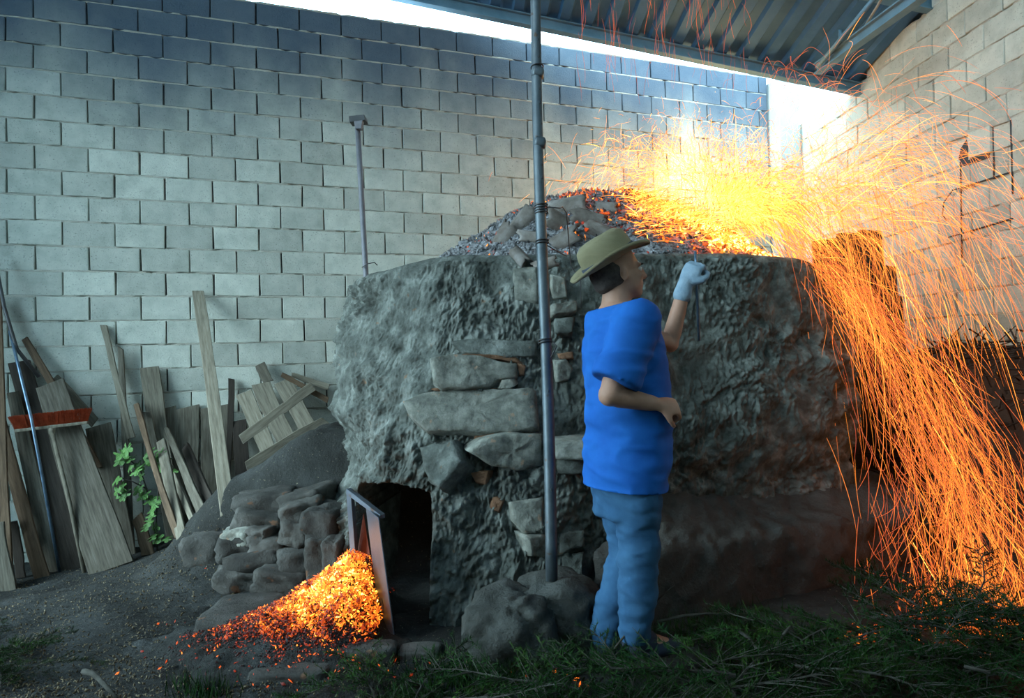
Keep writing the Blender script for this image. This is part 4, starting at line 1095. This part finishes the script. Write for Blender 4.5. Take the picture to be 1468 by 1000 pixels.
LP = [(174, 650, 13), (182, 643, 12), (186, 657, 11), (172, 660, 10), (166, 690, 13), (176, 698, 12), (168, 705, 11), (178, 708, 12), (174, 712, 10), (208, 655, 11), (216, 648, 12), (222, 657, 14), (214, 662, 12), (230, 652, 12), (228, 665, 13), (238, 660, 11),
      (196, 674, 11), (203, 682, 11), (200, 668, 10), (186, 672, 10), (206, 708, 12), (198, 700, 11), (214, 716, 11), (222, 722, 11), (228, 716, 9), (218, 738, 10), (212, 748, 10), (222, 756, 10), (208, 756, 10), (224, 772, 10), (240, 772, 9), (216, 734, 10), (246, 676, 11), (218, 770, 9)]
for i, (px, py, sz) in enumerate(LP):
    p = figpt(px, py, .47 + R.uniform(0, .08)); s_ = sz * p.y / FPX * R.uniform(.9, 1.15)
    nrm_ = Vector((R.gauss(-.3, .4), -1, R.gauss(.7, .4))).normalized(); dn = Vector((R.gauss(0, .8), R.gauss(0, .3), R.gauss(-.3, .7))); dn = (dn - nrm_ * dn.dot(nrm_)).normalized()
    o = add('leaf', random.choice(LEAF), None, None, frame(p, dn.cross(nrm_) * s_, dn * s_, nrm_ * s_)); child(o, fig)

# ------------------------------------------------------------------ dark fuel stacks beside the right wall
def right_off(px, py, off): return on_plane(px, py, rO + nr * off, nr)
for i, (x0, yt, w_, Y, lab) in enumerate(((1183, 342, 40, 5.0, 'dark upright slab of wood next to the far end of the kiln'), (1216, 337, 36, 4.95, 'dark upright slab second from the kiln end'), (1246, 334, 34, 4.9, 'dark upright slab in the middle of the dark stack'), (1268, 380, 30, 4.85, 'shorter dark slab with a broken top by the right wall'), (1280, 425, 24, 4.8, 'shortest dark slab at the edge of the dark stack'))):
    T = P(x0, yt, Y); Bq = Vector((T.x + .02, T.y - .12, 0.0))
    o = plank_geo(T, Bq, w_ * Y / FPX, w_ * Y / FPX, .05, 'wood_dark', 'wood_slab', .1); tag(o, lab, 'wood slab', 'dark slabs beyond the kiln')
V = []; F = []; nxh, nyh = 70, 90
for j in range(nyh):
    y = 1.0 + 5.0 * j / (nyh - 1)
    for i in range(nxh):
        t = i / (nxh - 1); x = 2.15 + 1.75 * t
        hgt = 1.16 * ss(0.18, .52, t) * ss(5.9, 5.0, y) * ss(1.0, 2.4, y) + .12 * fbm((x, y, 4), 3, 3) * ss(.1, .5, t) + .05 * fbm((x, y, 1), 11, 3)
        V.append((min(x, rO.x + (rO.y - y) * .055 - .03), y, max(-.02, hgt)))
for j in range(nyh - 1):
    for i in range(nxh - 1): F.append((j * nxh + i, j * nxh + i + 1, (j + 1) * nxh + i + 1, (j + 1) * nxh + i))
heap = empty('brushwood_heap', (3.1, 3.6, 0)); tag(heap, 'dark heap of dry brushwood along the right wall behind the sparks', 'brushwood')
o = add('heap_core', mesh('heap_core', V, F, True), MAT['brush']); child(o, heap)
V = []; F = []
for q in range(900):
    y = R.uniform(1.6, 5.2); t = R.uniform(.2, .95); x = 2.15 + 1.55 * t
    hgt = 1.16 * ss(0.18, .52, t) * ss(5.9, 5.0, y) * ss(1.0, 2.4, y) + .12 * fbm((x, y, 4), 3, 3) * ss(.1, .5, t)
    p = Vector((x, y, max(.02, hgt) + R.uniform(-.02, .03))); d = Vector((R.gauss(0, 1), R.gauss(0, 1), R.gauss(-.1, .45))).normalized() * R.uniform(.08, .25)
    if (p + d).x > 3.55 or (p - d).x > 3.55: continue
    pv, pf = tube_geo([p - d, p + Vector((0, 0, .02)), p + d], [.006, .005, .003], 4, False); k = len(V); V += pv; F += [tuple(k + a for a in f) for f in pf]
o = add('dry_twigs', mesh('dry_twigs', V, F), MAT['brush']); child(o, heap); o['kind'] = 'stuff'

# ------------------------------------------------------------------ leaf litter and chips on the earth
pts = []; szs = []
while len(pts) < 6500:
    px, py = R.uniform(-20, 720), R.uniform(760, 1010)
    if R.random() > .35 + .5 * nz((px * .012, py * .03, 1)) + .25 * (px < 360): continue
    p = ground_hit(px, py)
    if p.y > 4.9 or (px > 560 and py < 930): continue
    pts.append((p.x, p.y, 0)); szs.append(R.uniform(.002, .0065))
pts = np.array(pts); pts[:, 2] = vgn(pts[:, 0], pts[:, 1]) + .006
o = chunks('leaf_litter', pts, szs, None, MAT['litter'], 12, flat=.25, elong=1.6); tag(o, 'dry leaf litter and wood chips strewn over the earth', 'leaf litter', kind='stuff')

# ------------------------------------------------------------------ juniper cuttings in the foreground
def branch_mesh(seed, L_=.62):
    r = random.Random(seed); sv = []; sf = []; nv = []; nf = []
    def stick(pts, r0, r1):
        pv, pf = tube_geo(pts, list(np.linspace(r0, r1, len(pts))), 5, False); k = len(sv); sv.extend(pv); sf.extend([tuple(k + a for a in f) for f in pf])
    main = []
    p = Vector((0, 0, 0)); d = Vector((1, 0, .12))
    for i in range(9):
        main.append(p.copy()); p = p + d.normalized() * L_ / 8; d += Vector((0, r.gauss(0, .13), r.gauss(-.02, .10)))
    stick(main, .006, .0015)
    for i in range(1, 9):
        for s in (-1, 1):
            for rep in range(2):
                b = main[i - 1].lerp(main[i], r.random()); l2 = (.10 + .14 * r.random()) * (1.15 - i / 11)
                dd = Vector((.75, s * r.uniform(.4, 1.0), r.uniform(-.05, .6))).normalized(); tw = [b + dd * l2 * q / 4 + Vector((0, 0, -.02 * (q / 4) ** 2)) for q in range(5)]
                stick(tw, .0022, .0009)
                for m_ in range(int(34 * l2 / .2) + 8):
                    t = r.uniform(.1, 1); c = tw[0].lerp(tw[4], t); nd = (dd * r.uniform(.3, 1) + Vector((r.gauss(0, .6), r.gauss(0, .6), r.gauss(.1, .6)))).normalized()
                    ln = r.uniform(.016, .038); wv = nd.cross(Vector((r.random(), r.random(), 1))).normalized() * .0022
                    k = len(nv); nv.extend([c + wv, c - wv, c + nd * ln]); nf.append((k, k + 1, k + 2))
    return mesh('branch_stem', sv, sf), mesh('needles', nv, nf)
BR = [branch_mesh(s) for s in range(6)]
for a, b in BR: a.materials.append(MAT['twig']); b.materials.append(MAT['needle'])
def heap_z(x, y):
    # low rolling heap of cuttings between the photographer and the kiln
    return 0.17 * ss(2.75, 2.25, y + .12 * math.sin(x * 3)) * ss(-.55, .7, x) + .05 * ss(.5, 1.6, x) * ss(2.9, 2.3, y)
nb_ = 0
def cutting(x, y, lab, grp, zoff=0.0, ang=None, s=1.0, tilt=None):
    global nb_
    st_, nd_ = BR[nb_ % 6]; nb_ += 1
    root = empty('juniper_branch', (x, y, gn(x, y) + heap_z(x, y) + zoff)); a = R.uniform(0, 6.28) if ang is None else ang
    root.rotation_euler = (R.gauss(0, .25), R.gauss(.0, .10) if tilt is None else tilt, a); root.scale = (s, s, s)
    tag(root, lab, 'branch', grp)
    add('branch_stem', st_, None, root); n_ = add('needles', nd_, None, root); n_['kind'] = 'stuff'
for q in range(150):
    x = R.uniform(-.5, 2.2); y = R.uniform(1.75, 2.42 + .12 * ss(.2, 1.2, x))
    if (x - .42) ** 2 + (y - 2.52) ** 2 < .10: continue
    px, py, z = proj((x, y, .1))
    if py < 895 - 20 * ss(700, 900, px) and px < 900: continue
    lab = ('cut juniper branch at the end of the heap below the pale boulders' if px < 800 else 'cut juniper branch of the heap around the boots of the man' if px < 985 else
           'cut juniper branch of the heap below the dark earthen bench' if px < 1270 else 'cut juniper branch of the heap under the spark cascade')
    cutting(x, y, lab, 'juniper cuttings across the foreground', R.uniform(-.03, .04), s=R.uniform(.6, .95))
for q in range(20):
    y = R.uniform(2.30, 2.90); x = (R.uniform(-70, 55) - CX) / FPX * y
    cutting(x, y, 'juniper cutting in the small heap at the bottom left corner', 'juniper cuttings in the bottom left corner', R.uniform(0, .05), s=R.uniform(.3, .48))
# bare sticks on the heap
for i, (pa, pb, Y0, Y1, r_, lab) in enumerate(((((945, 890), (1075, 880), 2.42, 2.5, .006, 'long bare grey stick lying across the juniper heap')), ((1105, 945), (1134, 896), 2.2, 2.25, .007, 'short pale stick poking up from the juniper heap'),
        ((880, 930), (962, 842), 2.4, 2.5, .004, 'bare twig rising in front of the jeans'), ((120, 962), (168, 1000), 2.2, 2.0, .010, 'grey stick on the earth near the bottom left corner'), ((1060, 905), (1110, 965), 2.3, 2.15, .006, 'dark forked stick in the middle of the juniper heap'), ((1255, 945), (1280, 985), 2.2, 2.1, .004, 'thin dark stick under the spark cascade'))):
    a, b = P(*pa, Y0), P(*pb, Y1); m_ = (a + b) / 2 + Vector((0, 0, .015))
    o = tube('dry_stick', [a, a.lerp(m_, .5) + Vector((.004, 0, .006)), m_, m_.lerp(b, .5), b], [r_, r_ * .95, r_ * .85, r_ * .75, r_ * .5], MAT['twig'], None, 6); tag(o, lab, 'stick')
# tufts of weeds by the ember pile
V = []; F = []
for q in range(1500):
    px, py = (R.gauss(690, 55), R.gauss(975, 14)) if q < 900 else (R.gauss(290, 22), R.gauss(992, 8)) if q < 1100 else (R.gauss(1010, 60), R.gauss(900, 22))
    p = ground_hit(px, py); p.z = gn(p.x, p.y) + heap_z(p.x, p.y) * (.8 if q >= 1100 else 0)
    d = Vector((R.gauss(0, .35), R.gauss(0, .3), 1)).normalized() * R.uniform(.03, .10); w_ = Vector((R.uniform(-1, 1), R.uniform(-1, 1), 0)).normalized() * .0022; k = len(V)
    V += [p - w_, p + w_, p + d]; F.append((k, k + 1, k + 2))
o = add('weeds', mesh('weeds', V, F), MAT['needle']); tag(o, 'thin green weeds and grass sprouting at the edge of the heap', 'weeds', kind='stuff')
# ------------------------------------------------------------------ the man at the kiln
def shell(V, F): return ([Vector(v) for v in V], F)
def ell(c, ax, r, n=2):
    bm = bmesh.new(); bmesh.ops.create_icosphere(bm, subdivisions=n, radius=1); Vv = []
    for v in bm.verts: Vv.append(Vector(c) + ax[0] * (v.co.x * r[0]) + ax[1] * (v.co.y * r[1]) + ax[2] * (v.co.z * r[2]))
    bm.verts.index_update(); Ff = [tuple(v.index for v in f.verts) for f in bm.faces]; bm.free(); return (Vv, Ff)
EYE = (Vector((1, 0, 0)), Vector((0, 1, 0)), Vector((0, 0, 1)))
def loft(rings, n=24):
    Vv = []; Ff = []
    for (c, u, v) in rings:
        for k in range(n):
            a = 2 * math.pi * k / n; Vv.append(c + u * math.cos(a) + v * math.sin(a))
    for i in range(len(rings) - 1):
        for k in range(n): Ff.append((i * n + k, i * n + (k + 1) % n, (i + 1) * n + (k + 1) % n, (i + 1) * n + k))
    Ff.append(tuple(range(n))[::-1]); Ff.append(tuple((len(rings) - 1) * n + k for k in range(n))); return (Vv, Ff)
def limb(pts, rads, n=16):
    out = []
    pp = []; rr = []
    for i in range(len(pts) - 1):
        for t in np.linspace(0, 1, 6, endpoint=(i == len(pts) - 2)): pp.append(pts[i].lerp(pts[i + 1], t)); rr.append(rads[i] + (rads[i + 1] - rads[i]) * t)
    out.append(shell(*tube_geo(pp, rr, n)))
    for p, r in zip(pts, rads): out.append(ell(p, EYE, (r, r, r)))
    return out
def remesh(shells, voxel, smooth=4, name='body'):
    Vv = []; Ff = []
    for v, f in shells:
        k = len(Vv); Vv += list(v); Ff += [tuple(k + a for a in q) for q in f]
    me = mesh(name, Vv, Ff); bm = bmesh.new(); bm.from_mesh(me); bmesh.ops.recalc_face_normals(bm, faces=bm.faces); bm.to_mesh(me); bm.free()
    o = bpy.data.objects.new('tmp', me); COL.objects.link(o)
    m = o.modifiers.new('r', 'REMESH'); m.mode = 'VOXEL'; m.voxel_size = voxel
    dg = bpy.context.evaluated_depsgraph_get(); out = bpy.data.meshes.new_from_object(o.evaluated_get(dg))
    bpy.data.objects.remove(o); bpy.data.meshes.remove(me); out.name = name
    bm = bmesh.new(); bm.from_mesh(out)
    for _ in range(smooth): bmesh.ops.smooth_vert(bm, verts=bm.verts, factor=.5, use_axis_x=True, use_axis_y=True, use_axis_z=True)
    bm.to_mesh(out); bm.free(); out.polygons.foreach_set('use_smooth', [True] * len(out.polygons)); out.materials.clear(); return out
FA = math.radians(12)
fv = Vector((math.cos(FA), math.sin(FA), 0)); rv = Vector((math.sin(FA), -math.cos(FA), 0)); zv = Vector((0, 0, 1))
YB = 2.54
man = empty('person', Vector((P(890, 955, YB).x, YB, 0)))
tag(man, 'man in straw hat, blue t-shirt and jeans raising a gloved hand at the kiln', 'person')
TR = [(735, 893, .108, .155), (690, 896, .132, .168), (650, 900, .146, .170), (610, 901, .148, .168), (565, 899, .140, .170), (520, 895, .134, .180), (485, 891, .124, .188), (462, 887, .108, .178), (446, 884, .086, .140), (436, 882, .066, .085)]
def torso(inf, rows): return loft([(P(cx, y, YB), fv * (a + inf), rv * (b + inf)) for (y, cx, a, b) in rows], 32)
neck0, headc = P(882, 440, YB), P(886, 392, YB)
# arms: near (right) arm bent at the waist, far (left) arm raised
shR = P(886, 464, YB) + rv * .185; elR = P(874, 566, 2.30); wrR = P(936, 578, 2.34)
shL = P(892, 462, YB) - rv * .185; elL = P(960, 492, 2.93); wrL = P(981, 412, 2.90)
hpR = P(898, 640, YB) + rv * .088; knR = P(916, 786, 2.46); anR = P(910, 914, 2.45)
hpL = P(894, 640, YB) - rv * .088; knL = P(902, 792, 2.63); anL = P(868, 918, 2.62)
def hand_shells(w, d, nrm, curl, inf=0.0, spread=.0):
    """palm and five fingers; d wrist->knuckles, nrm out of the back of the hand, thumb on the side d x nrm"""
    d = d.normalized(); nrm = (nrm - d * nrm.dot(d)).normalized(); s = d.cross(nrm)
    out = [loft([(w + d * t, s * (a + inf), nrm * (b + inf)) for t, a, b in ((-.01, .026, .020), (.02, .034, .019), (.055, .041, .017), (.085, .040, .014), (.093, .034, .010))], 14)]
    for i, (o_, ln) in enumerate(((.030, .072), (.010, .082), (-.010, .076), (-.029, .060))):
        p = w + d * .083 + s * o_; an = 0; pts = [p - d * .02, p]; rr = [.0095 + inf] * 2
        for q, fr in enumerate((.46, .30, .24)):
            an += curl[min(q, len(curl) - 1)]; dd = d * math.cos(an) - nrm * math.sin(an) + s * (spread * (o_ / .03))
            p = p + dd.normalized() * ln * fr; pts.append(p); rr.append(.0090 - .0010 * q + inf)
        out += limb(pts, rr, 10)
    p = w + d * .022 + s * .026; t1 = p + (d * .55 + s * .75 - nrm * .35).normalized() * .040; t2 = t1 + (d * .8 + s * .15 - nrm * .6).normalized() * .034; t3 = t2 + (d * .7 - s * .35 - nrm * .6).normalized() * .026
    out += limb([p, t1, t2, t3], [.0145 + inf, .0115 + inf, .010 + inf, .0085 + inf], 10)
    return out
dR = (wrR - elR).normalized(); hR = hand_shells(wrR + dR * .02, (fv * .9 + Vector((0, .25, -.15))), Vector((.1, -.75, .6)), (.75, .9, .7))
dL = (wrL - elL).normalized(); Lh = (wrL + dL * .015, (dL + fv * .25), -fv * .4 - rv * -.8)
hL = hand_shells(Lh[0], Lh[1], Vector((-.5, -.75, .1)), (.85, 1.0, .8))
body = [torso(-.012, TR)] + limb([neck0 - zv * .03, P(885, 412, YB)], [.060, .056]) + limb([shR, elR, wrR], [.055, .043, .029]) + limb([shL, elL, wrL], [.055, .043, .029]) + hR + hL
body += limb([hpR, knR, anR], [.085, .056, .040]) + limb([hpL, knL, anL], [.085, .056, .040])
body += limb([anR, anR + fv * .13 - zv * .045], [.038, .030]) + limb([anL, anL + fv * .13 - zv * .045], [.038, .030])
# head tipped back a little, looking up over the rim
ha = math.radians(8); hf = (fv * math.cos(ha) + zv * math.sin(ha)).normalized(); hz = (zv * math.cos(ha) - fv * math.sin(ha)).normalized(); hs_ = rv
hax = (hf, hs_, hz)
def H(a, b, c): return headc + hf * a + hs_ * b + hz * c
body += [ell(H(-.012, 0, .03), hax, (.098, .076, .092)), ell(H(.03, 0, -.045), hax, (.066, .058, .062)), ell(H(.060, 0, -.085), hax, (.030, .030, .022)), ell(H(.02, 0, -.02), hax, (.075, .066, .09))]
body += [ell(H(.098, 0, -.012), hax, (.016, .012, .024)), ell(H(.106, 0, -.025), hax, (.014, .017, .012)), ell(H(.078, 0, .022), hax, (.016, .055, .012))]     # nose, brow
body += [ell(H(.086, 0, -.052), hax, (.012, .024, .006)), ell(H(.084, 0, -.064), hax, (.012, .021, .006))]     # lips
for s in (-1, 1):
    body += [ell(H(-.005, s * .076, -.012), hax, (.017, .008, .030)), ell(H(.070, s * .040, -.020), hax, (.020, .016, .018))]
bme = remesh(body, .0065, 3, 'body'); o = add('body', bme, MAT['skin']); child(o, man)
MAT['eye'] = rough_mat('eye', [(0.5, 0.48, 0.45), (0.6, 0.58, 0.55)], bump=0, rough=.2); MAT['pupil'] = rough_mat('pupil', [(0.02, 0.015, 0.01), (0.03, 0.02, 0.015)], bump=0, rough=.2)
for s in (-1, 1):
    e = ell(H(.078, s * .032, .004), hax, (.012, .013, .010)); o = add('eye', mesh('eye', *e, True), MAT['eye']); child(o, man)
    e = ell(H(.088, s * .033, .004), hax, (.004, .0055, .0055)); o2 = add('pupil', mesh('pupil', *e, True), MAT['pupil']); child(o2, man)
    e = ell(H(.087, s * .034, .022), hax, (.007, .018, .004)); o2 = add('eyebrow', mesh('eyebrow', *e, True), MAT['hair']); child(o2, man)
hair = [ell(H(-.035, 0, .005), hax, (.084, .080, .080)), ell(H(-.065, 0, -.035), hax, (.040, .060, .040))]
o = add('hair', remesh(hair, .008, 2, 'hair'), MAT['hair']); child(o, man)

def cloth(me, amp, seed, f=(3, 3, 9)):
    k = len(me.vertices); co = np.zeros(k * 3, np.float32); no = np.zeros(k * 3, np.float32)
    me.vertices.foreach_get('co', co); me.vertices.foreach_get('normal', no); co = co.reshape(-1, 3); no = no.reshape(-1, 3)
    p = co * np.array(f) + seed; w_ = pn(p) + .5 * pn(p, 2.3); r_ = 1 - np.abs(pn(p, 1.5, 4.4)) * 3
    me.vertices.foreach_set('co', (co + no * (amp * (w_ + .5 * np.clip(r_, 0, 1)))[:, None]).astype(np.float32).ravel()); me.update()
def cut(me, planes):
    bm = bmesh.new(); bm.from_mesh(me)
    for co, no in planes:
        bmesh.ops.bisect_plane(bm, geom=bm.verts[:] + bm.edges[:] + bm.faces[:], plane_co=co, plane_no=no, clear_outer=True)
    bm.to_mesh(me); bm.free()
def thicken(me, t):
    bm = bmesh.new(); bm.from_mesh(me); bm.normal_update()
    bmesh.ops.solidify(bm, geom=bm.faces[:], thickness=t); bm.to_mesh(me); bm.free(); me.polygons.foreach_set('use_smooth', [True] * len(me.polygons))
def sleeve(pts, rads): return [shell(*tube_geo(pts, rads, 24))] + [ell(p, EYE, (r, r, r)) for p, r in zip(pts[:2], rads[:2])]
# t-shirt: torso and two sleeves, open at hem, cuffs and neck
slR = shR.lerp(elR, .84); slL = shL.lerp(elL, .62)
sh_ = remesh([torso(.020, [(706, 896, .142, .176), (680, 898, .146, .178)] + TR[2:])] + sleeve([shR - rv * .05, shR, shR.lerp(slR, .5), slR], [.084, .086, .086, .090]) + sleeve([shL + rv * .05, shL, shL.lerp(slL, .5), slL], [.080, .077, .075, .074]), .009, 5, 'shirt')
cloth(sh_, .012, 3, (4, 4, 9))
cut(sh_, [(P(896, 695, YB), -zv * .98 - fv * .06)])
cut(sh_, [(P(882, 436, YB), (zv - fv * .25).normalized())])
def open_end(bm, c, d, rad):
    fs = [f for f in bm.faces if (f.calc_center_median() - c).length < rad]; es = {e for f in fs for e in f.edges}; vs = {v for f in fs for v in f.verts}
    bmesh.ops.bisect_plane(bm, geom=list(vs) + list(es) + fs, plane_co=c - d * .006, plane_no=d, clear_outer=True)
thicken(sh_, .004)
shirt = add('t_shirt', sh_, MAT['shirt']); child(shirt, man)
# jeans
jr = remesh([torso(-.002, TR[:3]), ell(P(896, 672, YB), (fv, rv, zv), (.118, .150, .12), 3)] + limb([hpR, knR, anR + zv * .03], [.102, .079, .066]) + limb([hpL, knL, anL + zv * .03], [.102, .079, .066]), .009, 4, 'jeans')
cloth(jr, .010, 8, (5, 5, 14)); cut(jr, [(P(896, 676, YB), zv)])
bm = bmesh.new(); bm.from_mesh(jr); open_end(bm, anR + zv * .03 - zv * .05, -zv, .10); open_end(bm, anL + zv * .03 - zv * .05, -zv, .10); bm.to_mesh(jr); bm.free()
thicken(jr, .004); o = add('jeans', jr, MAT['jeans']); child(o, man)
# boots
for an in (anR, anL):
    gz = gn(an.x, an.y); a0 = Vector((an.x, an.y, max(an.z, gz + .085)))
    bs = limb([a0 + zv * .04, a0 - zv * .035], [.050, .050]) + [ell(a0 + fv * .075 - zv * .045, (fv, rv, zv), (.125, .047, .036)), ell(a0 + fv * .02 - zv * .02, (fv, rv, zv), (.08, .048, .055))]
    bme_ = remesh(bs, .008, 3, 'boot'); cut(bme_, [(Vector((a0.x, a0.y, gz + .004)), -zv)])
    b_ = add('boot', bme_, MAT['boot']); child(b_, man)
# work glove on the raised hand
gm = remesh(hand_shells(Lh[0], Lh[1], Vector((-.5, -.75, .1)), (.85, 1.0, .8), .0045) + limb([wrL - dL * .035, wrL + dL * .02], [.042, .034]), .0055, 2, 'glove')
o = add('glove', gm, MAT['glove']); child(o, man)
# straw hat, tipped back with the head
hat_a = math.radians(31); bz = (zv * math.cos(hat_a) - fv * math.sin(hat_a)).normalized(); bf = (fv * math.cos(hat_a) + zv * math.sin(hat_a)).normalized()
hc0 = headc + hz * .045 - hf * .022
V = []; F = []; n = 48
prof = [(.150, -.004), (.152, .002), (.135, .004), (.112, .003), (.100, .006), (.097, .03), (.094, .07), (.088, .100), (.070, .113), (.045, .108), (.022, .100), (.0, .098)]
for (r_, h_) in prof:
    for k in range(n):
        a = 2 * math.pi * k / n; side = abs(math.sin(a)); lift = .030 * side ** 2 * max(0, (r_ - .1) / .05) - .012 * math.cos(a) * max(0, (r_ - .1) / .05)
        dent = -.018 * (1 - side) * (1 if h_ > .095 else 0)
        V.append(hc0 + bf * (r_ * 1.12 * math.cos(a)) + rv * (r_ * .92 * math.sin(a)) + bz * (h_ + lift + dent * .6))
for i in range(len(prof) - 1):
    for k in range(n): F.append((i * n + k, i * n + (k + 1) % n, (i + 1) * n + (k + 1) % n, (i + 1) * n + k))
hm = mesh('hat_body', V, F, True); thicken(hm, .004)
hat = add('straw_hat', hm, MAT['straw']); child(hat, man)
V = []; F = []
for q, (r_, h_) in enumerate(((.1005, .010), (.0995, .020), (.0985, .034))):
    for k in range(n):
        a = 2 * math.pi * k / n; V.append(hc0 + bf * ((r_ + .003) * 1.12 * math.cos(a)) + rv * ((r_ + .003) * .92 * math.sin(a)) + bz * h_)
for i in range(2):
    for k in range(n): F.append((i * n + k, i * n + (k + 1) % n, (i + 1) * n + (k + 1) % n, (i + 1) * n + k))
bmh = mesh('hat_band', V, F, True); thicken(bmh, .002); o = add('hat_band', bmh, MAT['band']); o.parent = hat; o.matrix_parent_inverse = Matrix.Identity(4)
# slim rod held upright in the glove
hd_ = Lh[1].normalized(); gp = Lh[0] + hd_ * .088 + Vector((.5, .75, -.1)).normalized() * .026
rod = tube('tool_rod', [gp + Vector((0, 0, .075)), gp, gp + Vector((.0, -.02, -.33))], [.006, .007, .0065], MAT['blue_rod'], None, 8); tag(rod, 'slim grey metal rod held upright in the gloved hand', 'rod')
